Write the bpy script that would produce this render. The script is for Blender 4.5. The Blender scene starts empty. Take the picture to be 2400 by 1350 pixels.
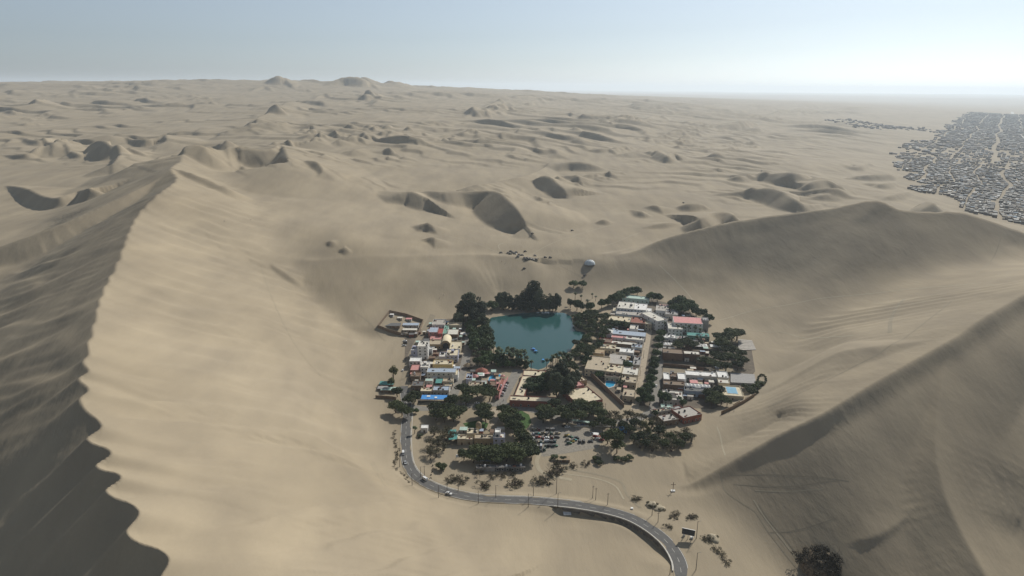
import bpy, math, random
import numpy as np
from mathutils import Matrix, Vector
random.seed(7)
SC = bpy.context.scene
COL = SC.collection
# ------------------------------------------------------------------ camera
CAMZ = 255.0; FPX = 1600.0; PITCH = math.radians(16.44); ROLL = math.radians(0.48)
cam_d = bpy.data.cameras.new('camera'); cam = bpy.data.objects.new('camera', cam_d); COL.objects.link(cam)
cam_d.sensor_width = 36.0; cam_d.lens = 24.0; cam_d.clip_start = 1.0; cam_d.clip_end = 120000.0
CROT = (Matrix.Rotation(math.pi/2 - PITCH, 3, 'X') @ Matrix.Rotation(ROLL, 3, 'Z'))
cam.matrix_world = Matrix.Translation((0, 0, CAMZ)) @ CROT.to_4x4()
SC.camera = cam
# ------------------------------------------------------------------ sky, sun, exposure
SUN_EL = math.radians(35.0); SUN_AZ = math.radians(34.0)      # azimuth: clockwise from +Y
SUN_DIR = Vector((math.cos(SUN_EL)*math.sin(SUN_AZ), math.cos(SUN_EL)*math.cos(SUN_AZ), math.sin(SUN_EL)))
W = bpy.data.worlds.new('World'); SC.world = W; W.use_nodes = True
wn = W.node_tree.nodes; wl = W.node_tree.links
sky = wn.new('ShaderNodeTexSky'); sky.sky_type = 'NISHITA'; sky.sun_disc = False
sky.sun_elevation = SUN_EL; sky.sun_rotation = SUN_AZ
sky.air_density = 0.9; sky.dust_density = 1.0; sky.ozone_density = 2.0; sky.altitude = 400
wn['Background'].inputs['Strength'].default_value = 0.086
hsv = wn.new('ShaderNodeHueSaturation'); hsv.inputs['Saturation'].default_value = .38
tint = wn.new('ShaderNodeMix'); tint.data_type = 'RGBA'; tint.blend_type = 'MULTIPLY'; tint.inputs[0].default_value = 1; tint.inputs[7].default_value = (.89, 1.0, 1.10, 1)
wl.new(sky.outputs['Color'], hsv.inputs['Color']); wl.new(hsv.outputs['Color'], tint.inputs[6]); wl.new(tint.outputs[2], wn['Background'].inputs['Color'])
sun_d = bpy.data.lights.new('sun', 'SUN'); sun_d.energy = 4.8; sun_d.angle = math.radians(0.53); sun_d.color = (1.0, 0.95, 0.86)
sun_o = bpy.data.objects.new('sun', sun_d); COL.objects.link(sun_o)
sun_o.rotation_euler = SUN_DIR.to_track_quat('Z', 'Y').to_euler()
SC.view_settings.view_transform = 'Standard'; SC.view_settings.look = 'None'
SC.view_settings.exposure = -0.16; SC.view_settings.gamma = 1.0; SC.view_settings.use_curve_mapping = False
try:
    SC.cycles.volume_bounces = 1; SC.cycles.max_bounces = 6; SC.cycles.diffuse_bounces = 1; SC.cycles.transparent_max_bounces = 8
except Exception: pass

# ------------------------------------------------------------------ photo pixel (2400 wide) -> world
_c, _s = math.cos(math.pi/2-PITCH), math.sin(math.pi/2-PITCH); _cr, _sr = math.cos(ROLL), math.sin(ROLL)
CR = np.array([[1, 0, 0], [0, _c, -_s], [0, _s, _c]]) @ np.array([[_cr, -_sr, 0], [_sr, _cr, 0], [0, 0, 1]])
def ray(u, v):
    return CR @ np.array([(u-1200.0)/FPX, -(v-675.0)/FPX, -1.0])
def P(u, v, z=0.0):
    d = ray(u, v); t = (z-CAMZ)/d[2]
    return np.array([d[0]*t, d[1]*t, z])
def PD(u, v, D):
    d = ray(u, v); t = D/d[1]
    return np.array([d[0]*t, D, CAMZ+d[2]*t])
def lp(x, y):
    return np.arctan2(x, y), 0.5*np.log(x*x+y*y+1.0)

# ------------------------------------------------------------------ noise
_rng = np.random.RandomState(11)
_perm = _rng.permutation(512); _g = _rng.uniform(0, 2*np.pi, 512)
_gx, _gy = np.cos(_g), np.sin(_g)
def pnoise(x, y):
    xi = np.floor(x).astype(np.int64); yi = np.floor(y).astype(np.int64)
    xf = x-xi; yf = y-yi
    def gr(ix, iy, dx, dy):
        h = _perm[(_perm[ix & 511] + iy) & 511]
        return _gx[h]*dx + _gy[h]*dy
    u = xf*xf*xf*(xf*(xf*6-15)+10); v = yf*yf*yf*(yf*(yf*6-15)+10)
    a = gr(xi, yi, xf, yf); b = gr(xi+1, yi, xf-1, yf); c = gr(xi, yi+1, xf, yf-1); d = gr(xi+1, yi+1, xf-1, yf-1)
    return (a+(b-a)*u)+((c+(d-c)*u)-(a+(b-a)*u))*v
def smax(a, b, k):
    h = np.clip(0.5+0.5*(a-b)/k, 0, 1)
    return b+(a-b)*h + k*h*(1-h)
def sstep(e0, e1, x):
    t = np.clip((x-e0)/(e1-e0), 0, 1); return t*t*(3-2*t)

# ------------------------------------------------------------------ terrain base: thin-plate surface through control points (log-polar)
BASE = [  # (u, v, z): the flat oasis floor
 (900,760,1),(930,860,0),(915,950,0),(920,1050,0),(955,1120,1),(1000,900,0),(1100,1000,0),(1250,800,0),(1250,950,0),(1400,780,0),(1450,900,0),
 (1450,1000,0),(1600,800,0),(1700,850,0),(1720,930,0),(1600,990,0),(1300,1080,0),(1150,1100,0),(1500,720,0),(1050,760,0),(1450,1060,0),
 # north bowl up to the saddle
 (1250,705,3),(1400,690,3),(1130,690,6),(1200,640,17),(1350,640,16),(1000,680,16),(1200,600,33),(1000,600,46),(880,608,52),(1380,612,28),(1500,640,16),
 # beyond the saddle
 (1240,545,40),(1100,555,46),(900,560,58),(1450,550,38),(1200,500,45),(950,500,58),(750,540,75),(1500,480,42),(1300,480,44),
 (1600,500,38),(1800,430,40),(1200,400,60),(900,400,80),(700,430,92),(1500,400,52),(1800,370,48),(500,430,100),
 
 # left valley behind the big dune
 (20,500,62),(150,470,66),(250,440,78),(100,420,72),(250,390,82),(30,380,80),
 
 # town plain
 (2050,330,25),(2150,400,22),(2250,450,16),(2380,500,8),(2400,400,8),(2300,330,14),(2400,300,12),(2200,290,25),(2150,470,25),(2050,440,32),(2600,400,5),(2700,500,5),
 # valley rising to the right
 (1800,790,4),(1900,780,14),(2000,735,30),(2100,715,46),(2200,692,66),(2300,680,84),(2400,662,98),(2550,640,112),(1850,880,9),(1700,760,1),
 # near ground
 (1000,1180,5),(1150,1230,9),(1300,1220,2),(1200,1340,14),(900,1300,22),(1450,1270,4),(1500,1330,9),(1600,1180,2),(1700,1200,3),(1680,1330,6),(1850,1300,-6),(2000,1340,-18),(2000,1150,-4),
 (700,1250,34),(700,1340,34),(500,1345,64),(1450,1120,1),(1550,1090,1),(1300,1140,2),(1620,1250,7),
]
BX = [P(*b) for b in BASE]
BX += [PD(*q) for q in [(30,300,2250),(200,300,2300),(420,330,1950),(600,330,1850),(900,300,2350),(1200,300,2700),(1500,300,3000),(1800,300,3600),(1350,330,2350),(1650,330,2800),
  (150,250,3300),(400,270,2900),(700,265,3000),(900,245,3600),(1200,250,4000),(1500,250,5000),(1800,260,5500),(100,215,4300),(420,230,3900),(550,215,4600),(1050,215,5500),(1150,224,5200),(1600,240,7000),(1900,245,7600),(2150,250,8800),(2400,262,8300)]]
BX += [PD(650,190,5600),PD(300,197,5200),PD(450,192,5600),PD(850,196,6200),PD(1000,206,6500),PD(1250,215,7000)]
BX += [np.array(p, float) for p in [(-30000,20000,60),(-12000,26000,60),(0,30000,40),(12000,28000,20),(26000,20000,10),(-6000,14000,160),(2000,15000,90),(8000,14000,20),
  (30000,0,10),(-30000,0,90),(0,-30000,60),(20000,-20000,30),(-20000,-20000,60),(-3000,800,120),(-2500,-1500,100),(2500,0,40),(2000,-2000,40),(0,-2500,60),
  (-800,-300,70),(500,-400,60),(0,-200,35),(0,-60,26),(120,60,0),(-60,80,50),(60,150,22),(-40,190,40),(-500,100,55),(700,300,60),(450,150,-30),(220,150,-25),(330,240,-15),(900,700,60),(1100,1000,20)]]
BX = np.array(BX)
_cx = np.stack(lp(BX[:, 0], BX[:, 1]), 1); _cx[:, 1] *= 1.0
def _tps(d2): return 0.5*d2*np.log(d2+1e-9)
_n = len(_cx)
_D2 = ((_cx[:, None, :]-_cx[None, :, :])**2).sum(-1)
_A = np.zeros((_n+3, _n+3)); _A[:_n, :_n] = _tps(_D2)+np.eye(_n)*2e-4
_A[:_n, _n] = 1; _A[:_n, _n+1:] = _cx; _A[_n, :_n] = 1; _A[_n+1:, :_n] = _cx.T
_w = np.linalg.solve(_A, np.concatenate([BX[:, 2], np.zeros(3)]))
def base_z(x, y):
    x = np.asarray(x, float); y = np.asarray(y, float)
    th, lr = lp(x, y); out = _w[_n]+_w[_n+1]*th+_w[_n+2]*lr
    for i in range(_n):
        out = out + _w[i]*_tps((th-_cx[i, 0])**2+(lr-_cx[i, 1])**2)
    r = np.hypot(x, y); far = sstep(900, 2500, r)
    # broad undulation, longer and taller with distance, drawn out along the wind
    a = math.radians(-28); xr = x*math.cos(a)+y*math.sin(a); yr = -x*math.sin(a)+y*math.cos(a)
    out = out+far*(1-sstep(15000, 26000, r))*(7*pnoise(xr/420.0, yr/800.0)+2.5*pnoise(xr/150.0+5, yr/300.0))
    return out+sstep(620, 1000, r)*(1-far)*1.2*pnoise(xr/60.0, yr/130.0)
_HD = np.exp(np.linspace(np.log(90), np.log(9000), 1800))
def hit_base(u, v, h, late=False):
    """crest point on the ray through (u, v): where the ray still stands h above the ground, not too far before it meets it"""
    d = ray(u, v); D = _HD
    t = D/d[1]; x = d[0]*t; z = CAMZ+d[2]*t
    g = base_z(x, D)
    if late:
        for q in DUNES:
            if not q['auto']: add_dune(x, D, g, q)
    f = z-g
    k = int(np.argmax(f < 0))
    if f[k] >= 0: k = int(np.argmin(np.where(D > 3000, f, 1e9)))
    j = k; lim = 18 if v > 240 else 8
    while j > 0 and f[j-1] < h and D[k]-D[j-1] < lim*h+2: j -= 1
    return np.array([x[j], D[j], z[j]]), max(z[j]-g[j], 0.0)

# ------------------------------------------------------------------ dunes: crest line, height and the two flank slopes
DUNES = []   # dict(pts Nx3 absolute, lee, stoss, k)
def dune(crest, lee=0.62, stoss=0.22, k=3.0, late=False):
    c = [hit_base(u, v, h, late) for u, v, h in crest]
    DUNES.append(dict(p=np.array([np.append(q[0][:2], q[1]) for q in c]), lee=lee, stoss=stoss, k=k, auto=True))   # third value: height above the ground
def ridge(crest, left, right, k=6.0):
    DUNES.append(dict(p=np.array([P(*c) for c in crest]), lee=left, stoss=right, k=k, auto=False))
LCREST = [(520,1500,106),(395,1350,114),(300,1200,116),(250,1090,117),(205,950,117),(200,860,116),(240,690,117),(275,620,120),(320,510,128),(372,455,137),(415,420,139),(402,393,140),(440,370,118)]
RDC = [(1290,634,3),(1400,610,24),(1480,592,34),(1560,558,50),(1700,522,71),(1850,500,89),(1960,485,103),(2050,469,117),(2110,490,110),(2180,496,109.5),(2250,497,111),(2330,519,103),(2400,545,94),(2500,580,86),(2650,630,72),(2900,700,45)]
FDC = [(2620,610,134),(2500,640,123),(2400,690,110),(2300,748,98),(2240,790,90),(2150,840,80),(2050,897,69),(1940,962,55),(1820,1022,37),(1700,1087,18),(1620,1132,5),(1560,1155,-6)]
ridge(LCREST, [.85,.85,.82,.78,.7,.6]+[.5]*5+[.4,.4], [.64]*5+[.62,.6,.6,.58,.55,.5,.45,.4], k=13); DUNES[-1]['tag'] = 'L'
ridge([(-250,690,52),(-120,630,66),(0,577,84),(150,522,102),(300,455,123),(400,405,138)], .34, .5, k=3)
ridge(RDC, .5, [.3,.36,.42,.48,.5,.52,.52,.51,.49,.48,.46,.44,.42,.4,.4,.4], k=14); DUNES[-1]['tag'] = 'R'
ridge(FDC, [.32,.32,.34,.36,.38,.39,.38,.37,.35,.31,.26,.24], [.45]*2+[.5]*5+[.47,.42,.35,.3,.3], k=5); DUNES[-1]['tag'] = 'F'
F2C = [(2240,790,87.5),(2215,860,77),(2200,950,64),(2193,1050,51),(2212,1150,39.5),(2255,1250,29),(2315,1355,20),(2420,1520,7)]
ridge(F2C, [.3,.3,.3,.3,.3,.3,.3,.3], [.40,.40,.39,.38,.38,.38,.38,.38], k=1.0); DUNES[-1]['reach'] = 220; DUNES[-1]['post'] = True
# rim of the bowl left of the saddle
ridge([(540,590,55),(640,606,58),(720,612,58),(830,606,55),(1000,600,47),(1120,596,40),(1230,603,34)], .10, .37, k=7); DUNES[-1]['reach'] = 120
def cat(pts, n=5):
    out = []
    p = np.vstack([2*pts[0]-pts[1], pts, 2*pts[-1]-pts[-2]])
    for i in range(1, len(p)-2):
        for j in range(n):
            t = j/n
            out.append(0.5*((2*p[i])+(-p[i-1]+p[i+1])*t+(2*p[i-1]-5*p[i]+4*p[i+1]-p[i+2])*t*t+(-p[i-1]+3*p[i]-3*p[i+1]+p[i+2])*t**3))
    out.append(p[-2]); return np.array(out)
def line_dist(X, Y, p):
    """signed distance (left +), arc position, interpolation index along polyline p"""
    best = np.full(X.shape, 1e18); sd = np.zeros_like(X); S = np.zeros_like(X); T = np.zeros_like(X); s0 = 0.0
    for i in range(len(p)-1):
        ax, ay = p[i, 0], p[i, 1]; dx, dy = p[i+1, 0]-ax, p[i+1, 1]-ay; L = math.hypot(dx, dy)+1e-9
        t = np.clip(((X-ax)*dx+(Y-ay)*dy)/(L*L), 0, 1)
        ex = X-ax-t*dx; ey = Y-ay-t*dy; d2 = ex*ex+ey*ey
        cr = (dx*(Y-ay)-dy*(X-ax))/L
        key = d2-1e-4*cr*cr
        m = key < best
        best = np.where(m, key, best); sd = np.where(m, np.where(cr >= 0, 1, -1)*np.sqrt(d2), sd); S = np.where(m, s0+t*L, S); T = np.where(m, i+t, T)
        s0 += L
    return sd, S, T
def add_dune(X, Y, Z, d):
    sub = 5; p = cat(d['p'], sub); n = len(d['p'])
    lee, st = d['lee'], d['stoss']
    if d['auto']:
        nx, ny = -(p[-1, 1]-p[0, 1]), (p[-1, 0]-p[0, 0])
        if nx*-.5+ny*-.85 < 0: lee, st = st, lee
    la = np.broadcast_to(np.atleast_1d(np.array(lee, float)), (n,)) if np.ndim(lee) == 0 else np.array(lee, float)
    sa = np.broadcast_to(np.atleast_1d(np.array(st, float)), (n,)) if np.ndim(st) == 0 else np.array(st, float)
    if d['auto']:
        hh = np.maximum(p[:, 2], 0.0); R = (hh.max()+2*d['k'])/max(.06, min(la.min(), sa.min()))+10
    else: R = 900
    m = (X > p[:, 0].min()-R) & (X < p[:, 0].max()+R) & (Y > p[:, 1].min()-R) & (Y < p[:, 1].max()+R)
    if not m.any(): return
    x = X[m]; y = Y[m]; z = Z[m]
    sd, S, T = line_dist(x, y, p)
    tag = d.get('tag'); extra = 0
    if tag == 'L':
        lam = 30.0; ph = (S+22*pnoise(S/85.0, S*0+.3)+9*pnoise(S/38.0, S*0+7.3))/lam
        fr = ph-np.floor(ph); saw = np.where(fr < .7, fr/.7, (1-fr)/.3); saw = saw*saw*(3-2*saw)-.5
        amp = (1.0+4.0*np.abs(pnoise(S/60.0, S*0+4.1)))+6.0*(1-sstep(110, 260, S))
        sd = sd-amp*saw*np.exp(-np.abs(sd)/18.0)
        dr = np.maximum(-sd, 0); dl = np.maximum(sd, 0)
        wob = 14*pnoise(x/70.0, y/70.0)+5*pnoise(x/28.0, y/28.0)
        phr = (S-0.62*dr+wob)/27.0; phl = (S-0.9*dl+wob)/(lam*1.25)
        def rib(q):
            f = q-np.floor(q); f = np.where(f < .66, f/.66, (1-f)/.34); return f*f*(3-2*f)*2-1
        er = (0.85+.5*(1-sstep(150, 330, S)))*rib(phr)*np.clip(pnoise(x/75.0, y/75.0)*1.6+.6, 0, 1.3)+.3*rib(phr*2.3+1.7*pnoise(x/40.0+4, y/40.0))*np.clip(pnoise(x/60.0+8, y/60.0)*1.8+.3, 0, 1)
        extra = er*sstep(2, 26, dr)*(1-sstep(130, 330, dr))
        el = 1.3*rib(phl*.62+.8*pnoise(x/90.0, y/90.0))*np.clip(pnoise(x/75.0+9, y/75.0)*1.7+.42, 0, 1.3)+.2*rib(phl*2.2)*np.clip(pnoise(x/50.0+2, y/50.0)*1.7+.3, 0, 1)
        extra = extra+el*sstep(2, 26, dl)*(1-sstep(90, 330, dl))
    if tag == 'R':
        dr = np.maximum(-sd, 0); c = x*.80-y*.60; e = x*.6+y*.8
        extra = (6*pnoise(c/110.0+.4, e/700.0+2)+0.4*pnoise(c/36.0, e/260.0+2))*sstep(4, 60, dr)*(1-sstep(150, 320, dr))
    if tag == 'F':
        dl = np.maximum(sd, 0); extra = 0.5*pnoise((x*.8-y*.6)/60.0, (x*.6+y*.8)/200.0+2)*sstep(4, 40, dl)
    i = T/sub; idx = np.arange(n)
    sl = np.where(sd > 0, np.interp(i, idx, la), np.interp(i, idx, sa))
    if d['auto']:
        hc = np.interp(T, np.arange(len(p)), hh); kk = np.minimum(d['k'], .35*hc+.3)
        Z[m] = z+smax(hc-sl*np.abs(sd), 0*hc, kk)-.25*kk*np.exp(-(hc-sl*np.abs(sd))**2/(kk*kk+1e-6))*0; return
    zc = np.interp(T, np.arange(len(p)), p[:, 2])
    val = zc-sl*np.abs(sd)+extra-.6*np.maximum(np.abs(sd)-d.get('reach', 1e9), 0)
    Z[m] = smax(z, val, d['k'])

D = [
 ([(620,192),(648,178),(668,184),(692,209)],75,.55,.3),([(705,187),(738,187),(772,198)],45,.5,.25),([(763,201),(806,183),(846,182),(873,197),(888,211)],75,.5,.25),
 ([(857,184),(893,196)],45,.5,.25),([(913,196),(930,193),(957,203)],40,.5,.2),([(965,203),(977,200),(992,204)],28,.5,.2),([(835,221),(858,227),(873,217),(897,238)],48,.55,.25),
 ([(735,234),(760,221),(784,233)],40,.5,.2),([(35,255),(77,243),(108,232),(114,247)],30,.6,.2),([(636,271),(650,258),(671,274)],32,.6,.25),
 ([(563,308),(600,278),(633,262),(667,243),(707,239)],24,.5,.18),([(565,308),(587,293),(614,293)],24,.6,.2),([(628,305),(645,295),(677,298)],16,.6,.2),([(722,305),(730,293),(742,309)],14,.6,.2),
 ([(223,323),(250,321),(275,317)],14,.6,.2),([(290,327),(335,327),(366,323),(387,319),(388,331),(366,342)],19,.62,.2),
 ([(112,354),(123,338),(146,325),(145,350)],24,.62,.3),([(198,358),(233,332),(262,343),(288,353)],30,.6,.25),([(291,352),(281,364),(262,384),(235,395)],16,.6,.25),
 ([(277,347),(313,354),(348,369)],10,.6,.2),([(440,376),(473,367),(533,354),(633,350),(657,339),(670,358),(673,380),(645,399)],32,.62,.2),
 ([(490,345),(523,337),(541,332),(548,345)],15,.6,.2),([(662,338),(677,332),(690,346)],15,.6,.2),([(495,385),(533,378),(547,404)],8,.6,.25,1),([(560,388),(570,392),(575,402)],6,.6,.25,1),
 ([(712,414),(735,410),(752,416),(758,428),(742,440)],[1,10,11,7,.5],.62,.2),([(225,415),(300,397),(333,387),(433,374)],24,.55,.2),([(13,434),(67,444),(127,464),(187,450),(213,453),(243,465)],15,.6,.2),
 ([(402,393),(450,406),(490,422),(540,443),(600,469)],9,.7,.15,1),
 ([(905,474),(933,455),(962,448),(990,459)],[1,14,20,19],.6,.22),([(985,461),(1033,463),(1083,450),(1143,447),(1167,450),(1187,465),(1210,487),(1230,523),(1222,545)],[2,16,24,30,36,36,32,16,1],.62,.25),
 ([(1045,456),(1133,435),(1177,423),(1233,410),(1290,384)],22,.5,.25),([(1245,442),(1273,423),(1297,425),(1317,440),(1333,465)],[1,22,24,18,1],.6,.22),([(1308,402),(1333,380),(1383,383),(1428,398)],18,.55,.2),
 ([(1315,412),(1350,413),(1368,438)],12,.6,.25),([(1255,462),(1265,462),(1278,478)],9,.6,.3),([(978,541),(1003,522),(1026,548)],12,.6,.3),([(985,562),(1017,556),(1018,582)],8,.6,.3),
 ([(1280,490),(1285,478),(1290,500)],7,.6,.3),([(795,303),(820,296),(834,308)],15,.6,.2),([(945,306),(958,298),(971,308)],15,.6,.22),([(1008,296),(1020,286),(1034,297)],14,.6,.22),([(893,300),(905,295),(922,300)],12,.6,.2),
 ([(885,333),(933,323),(973,327),(983,343)],16,.6,.2),([(898,354),(913,349),(927,361)],13,.6,.2),([(1033,333),(1040,327),(1050,335)],9,.6,.2),([(1100,332),(1127,322),(1142,327)],11,.6,.2),([(1050,317),(1085,314),(1100,317)],10,.6,.2),
 ([(1330,307),(1350,301),(1369,306)],14,.6,.2),([(1085,261),(1110,258),(1128,274)],26,.6,.2),([(1130,237),(1167,238),(1184,248)],24,.5,.2),([(1245,230),(1263,230),(1284,248)],30,.5,.2),([(1195,222),(1240,219),(1290,216)],24,.45,.2),
 ([(770,315),(785,312),(790,322)],12,.6,.2),([(777,338),(795,330),(810,333)],10,.6,.2),([(845,317),(856,318),(868,333)],12,.6,.2),([(700,336),(735,330),(760,320)],12,.6,.2),([(800,357),(830,350),(850,349)],10,.6,.2),
 ([(1690,305),(1720,291),(1747,285),(1780,290)],26,.5,.22),([(1755,311),(1777,300),(1799,302)],16,.55,.22),([(1425,365),(1500,350),(1590,331)],13,.5,.2),([(1520,368),(1540,355),(1565,366),(1577,357),(1603,378)],18,.6,.25),
 ([(1650,368),(1677,361),(1704,374)],14,.6,.2),([(1700,421),(1733,413),(1770,415)],15,.6,.2),([(1755,412),(1790,409),(1827,406),(1867,417),(1925,422)],[1,14,24,20,3],.6,.2),([(1868,448),(1900,433),(1930,422),(1960,430),(1987,449)],[3,18,24,18,1],.6,.2),
 ([(1665,456),(1733,449),(1790,443),(1830,450),(1863,467),(1890,478),(1940,478)],[1,12,24,26,22,14,2],.6,.2),([(1890,470),(1950,453),(2012,446)],14,.5,.2),([(1475,491),(1503,495),(1530,506)],9,.6,.2),([(1505,486),(1537,481),(1556,503)],9,.6,.2),
 ([(1585,484),(1607,478),(1640,477),(1665,491)],11,.6,.2),([(1595,531),(1640,513),(1667,500),(1700,497),(1723,506),(1737,522)],20,.6,.2),([(1393,521),(1415,514),(1439,521)],8,.6,.2),([(1500,535),(1560,522),(1600,522)],7,.6,.2),
 ([(1960,382),(2007,391),(2033,382),(2055,388)],10,.6,.2),([(1975,418),(2033,410),(2083,408),(2102,414)],14,.6,.2),([(2138,487),(2173,471),(2193,480),(2218,497)],20,.6,.25),([(2040,439),(2077,429),(2107,424)],12,.5,.2),([(2060,470),(2100,455),(2150,448)],10,.5,.2),
 ([(1880,440),(1917,432),(1935,425)],8,.5,.2),([(1960,262),(2000,253),(2050,251)],22,.4,.15),([(1840,265),(1880,256),(1925,258)],26,.4,.15),
 ([(760,571),(775,565),(790,578)],5,.6,.25,1),([(790,587),(810,582),(826,589)],5,.6,.2,1),([(630,617),(650,628),(690,655),(712,672)],4,.55,.15,1), ([(1985,1268),(2040,1262),(2090,1240),(2150,1188)],1.5,.4,.1,1),
 ([(0,262),(30,262),(60,268)],14,.5,.2),([(40,322),(90,330),(135,324)],14,.55,.2),([(0,364),(60,362),(110,357)],12,.55,.2),([(150,355),(180,362),(215,366)],10,.55,.2),
 ([(1180,500),(1190,505),(1200,512)],3,.5,.2),([(1400,600),(1450,592),(1500,578)],3,.5,.2),
]
for c, h, lee, st, *late in D:
    n = len(c); dune([(u, v, h[i] if isinstance(h, list) else h*(0.06 if i in (0, n-1) else 1.0)*(1 if n > 2 else 6)) for i, (u, v) in enumerate(c)], lee+(.16 if c[0][1] < 470 and not late else .04), st, k=1.2, late=bool(late))
rr = random.Random(5)
def cluster(u0, v0, u1, v1, w, n, h0, h1):          # a train of small crescents between two photo points
    for i in range(n):
        t = rr.random(); u = u0+(u1-u0)*t; v = v0+(v1-v0)*t; v += rr.uniform(-w, w); u += rr.uniform(-3, 3)*w
        h = rr.uniform(h0, h1); s = h*rr.uniform(1.5, 3.0)*(0.4+0.9*(v-200)/200.0); h *= .8
        a = rr.uniform(-.3, .2)
        dune([(u-s, v+s*.28+a*s, h*.05), (u-.2*s, v-.02*s, h), (u+.45*s, v-.05*s, h*.9), (u+s, v+s*.4, h*.05)], .76, .24, 1.2)
cluster(760,320,1000,300,14,12,6,13); cluster(1030,320,1200,315,8,7,5,10); cluster(1100,265,1290,222,8,12,10,24)
cluster(1430,350,1700,290,16,26,6,14); cluster(1560,330,1760,340,12,14,6,12); cluster(1380,420,1440,400,8,5,5,9); cluster(150,215,420,205,8,16,10,22)
cluster(340,235,520,225,14,14,10,20); cluster(540,200,700,205,6,7,14,26); cluster(1760,285,1930,245,9,16,9,24); cluster(1420,300,1560,255,8,12,8,18)
cluster(640,300,800,330,12,8,6,12); cluster(1280,430,1380,450,8,6,4,9); cluster(600,340,760,345,6,4,5,9); cluster(50,300,110,245,8,6,6,12); cluster(1640,350,1780,340,6,8,6,11)

# oasis floor outline, lagoon, road (photo points on the floor, z = 0)
def px_poly(pts, z=0.0): return np.array([P(u, v, z)[:2] for u, v in pts])
OASIS = px_poly([(930,815),(965,790),(1000,755),(1050,735),(1110,722),(1160,722),(1300,722),(1420,700),(1500,690),(1620,705),(1670,745),(1735,775),(1780,820),(1795,880),(1750,935),(1675,975),(1620,1030),(1500,1062),(1420,1085),(1300,1120),(1150,1120),(1000,1110),(935,1085),(915,1000),(900,930),(905,880),(920,840)])
LAGOON_PX = [(1141,752),(1150,744),(1190,738),(1230,732),(1280,730),(1325,733),(1342,742),(1345,760),(1352,774),(1374,779),(1372,790),(1352,803),(1340,820),(1322,834),(1296,842),(1280,862),(1262,868),(1238,862),(1232,846),(1200,834),(1166,828),(1156,806),(1147,780)]
LAGOON = px_poly(LAGOON_PX, -0.6)
def poly_sd(X, Y, poly):
    """distance outside (+) / inside (-) a closed polygon"""
    n = len(poly); best = np.full(X.shape, 1e18); ins = np.zeros(X.shape, bool)
    for i in range(n):
        a = poly[i]; b = poly[(i+1) % n]; dx, dy = b-a; L2 = dx*dx+dy*dy+1e-9
        t = np.clip(((X-a[0])*dx+(Y-a[1])*dy)/L2, 0, 1)
        best = np.minimum(best, (X-a[0]-t*dx)**2+(Y-a[1]-t*dy)**2)
        c = ((a[1] > Y) != (b[1] > Y)) & (X < (b[0]-a[0])*(Y-a[1])/(b[1]-a[1]+1e-12)+a[0]); ins ^= c
    d = np.sqrt(best); return np.where(ins, -d, d)
ROAD_PX = [(1600,1420,9.5),(1597,1350,8),(1590,1312,7),(1566,1274,6),(1528,1241,5),(1478,1213,4.2),(1420,1196,3.6),(1360,1185,3.2),(1300,1178,3),(1240,1173,2.8),(1180,1171,2.5),(1120,1167,2.2),(1070,1158,1.8),(1030,1146,1.5),(995,1130,1.2),(970,1110,1),(956,1085,.8),(951,1050,.5),(952,1000,.3),(955,960,.2),(950,930,.2),(947,905,.2)]
ROAD = cat(np.array([P(*q) for q in ROAD_PX]), 6)
WALL_S = None
def terrain(X, Y):
    Z = base_z(X, Y); r = np.hypot(X, Y)
    hill = sstep(17000, 22000, r)
    Z = Z+hill*(60*np.abs(pnoise(X/5200.0+1.7, Y/5200.0))+90*sstep(0.1, 1.0, X/np.maximum(r, 1))*(0.55+pnoise(X/3000.0, Y/3000.0)))
    for d in DUNES:
        if not d['auto'] and not d.get('post'): add_dune(X, Y, Z, d)
    return Z
def saw(ph, up):
    f = ph-np.floor(ph); f = np.where(f < up, f/up, (1-f)/(1-up)); return f
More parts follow.
